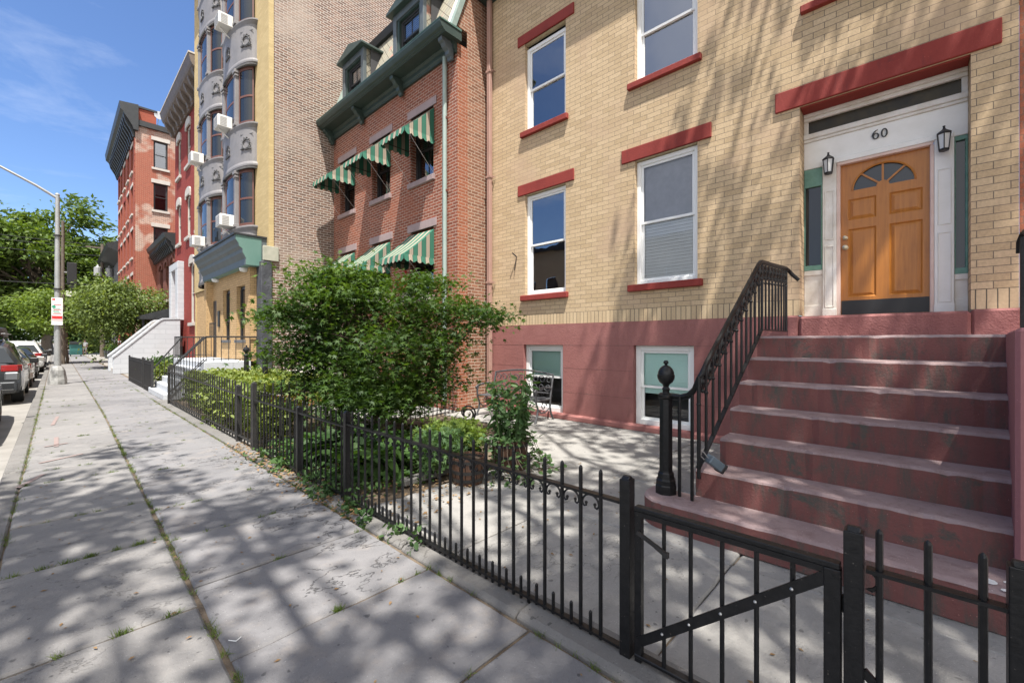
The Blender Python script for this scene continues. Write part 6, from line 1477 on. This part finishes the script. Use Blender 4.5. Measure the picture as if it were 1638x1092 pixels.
    mb = MB(); mb.box(-.26, .26, -.02, .0, .74 if kind == 'suv' else .66, .86 if kind == 'suv' else .78); mb.build('number_plate', X['vinyl'], C_)
    mb = MB(); mb.tube([(.55, -.06, .33), (.55, .1, .33)], .045, 10); mb.build('exhaust_pipe', X['chrome'], C_)
    if kind == 'suv':
        for s in (.56, -.56): mb = MB(); mb.tube([(s, .7, 1.70), (s, .85, 1.76), (s, 2.6, 1.78), (s, 2.75, 1.71)], .018, 6); mb.build('roof_rail', X['chrome'], C_)
        mb = MB(); mb.box(-.5, .5, -.006, .03, .90, .96); mb.build('light_bar', X['tail'], C_)
    C_.location = loc; return C_
pg = carpaint('graphite_car_paint', (.045,.048,.052)); pt = carpaint('champagne_car_paint', (.42,.40,.36)); pd = carpaint('dark_grey_car_paint', (.05,.052,.055)); pw = carpaint('white_car_paint', (.72,.72,.71), 0, .35); pb = carpaint('black_car_paint', (.012,.012,.014)); pk = carpaint('steel_grey_car_paint', (.2,.21,.22))
RZ = -.13
car('dark grey parked car just entering the picture at the left edge', 'sedan', pk, (-1.68, 10.25, RZ))
car('graphite grey parked SUV with red tail lights and a roof box', 'suv', pg, (-1.555, 17.25, RZ))
car('champagne coloured parked saloon in front of the grey SUV', 'sedan', pt, (-1.50, 22.9, RZ))
car('dark grey parked saloon between champagne saloon and white SUV', 'sedan', pd, (-1.48, 28.4, RZ))
car('white parked SUV with tall red tail lights beyond the saloons', 'suv', pw, (-1.42, 34.0, RZ))
car('black parked saloon beyond the white SUV', 'sedan', pb, (-1.40, 40.0, RZ))
car('steel grey parked saloon farthest along the kerb', 'sedan', pk, (-1.40, 46.0, RZ))
RB = thing('roof_box', 'black plastic roof box on top of the graphite SUV', 'roof box', (-1.45, 19, 1.65))
mb = MB()
sec = lambda y, w, z0, z1: [(-1.4-w, y, z0), (-1.4+w, y, z0), (-1.4+w*1.03, y, z0+.10), (-1.4+w*.9, y, z1-.03), (-1.4+w*.5, y, z1), (-1.4-w*.5, y, z1), (-1.4-w*.9, y, z1-.03), (-1.4-w*1.03, y, z0+.10)]
ss = [sec(17.75, .36, 1.72, 1.86), sec(17.95, .42, 1.68, 1.94), sec(19.2, .44, 1.67, 1.97), sec(19.9, .40, 1.68, 1.92), sec(20.2, .30, 1.70, 1.80)]
for a, b in zip(ss, ss[1:]): mb.ring(a, b)
mb.add(ss[0], [tuple(range(8))[::-1]]); mb.add(ss[-1], [tuple(range(8))]); mb.build('shell', X['blackplastic'], RB, smooth=True)
mb = MB(); mb.box(-1.86, -.94, 17.8, 20.1, 1.755, 1.775); mb.build('rim_strip', X['steel'], RB)

# ------------------------------------------------------------------ marks on the pavement
rp = plain('faded_red_spray_paint', (.235,.165,.152), (.215,.18,.172), 20, .9)
for i, (x0, y0, x1, y1, w) in enumerate([(-.05, 11.6, .02, 12.9, .05), (-.12, 9.3, .12, 9.4, .05), (-.0, 9.2, .0, 10.1, .05), (-.15, 8.1, .25, 8.35, .05), (-.28, 6.9, -.1, 7.4, .05)]):
    mb = MB(); dx, dy = x1-x0, y1-y0; l = math.hypot(dx, dy); nx_, ny_ = -dy/l*w/2, dx/l*w/2
    mb.quad((x0+nx_, y0+ny_, .008), (x0-nx_, y0-ny_, .008), (x1-nx_, y1-ny_, .008), (x1+nx_, y1+ny_, .008))
    tag(mb.build('spray_mark', rp), 'faded red utility paint stroke on the left pavement slabs', 'paint mark', 'red paint marks on the pavement')
mb = MB(); mb.bar((.61, 2.585, .007), (.635, 2.55, .007), .003, .003); mb.bar((.635, 2.55, .007), (.662, 2.567, .007), .003, .003); tag(mb.build('bent_wire', X['vinyl']), 'small bent white wire lying on the bluestone pavement', 'litter')
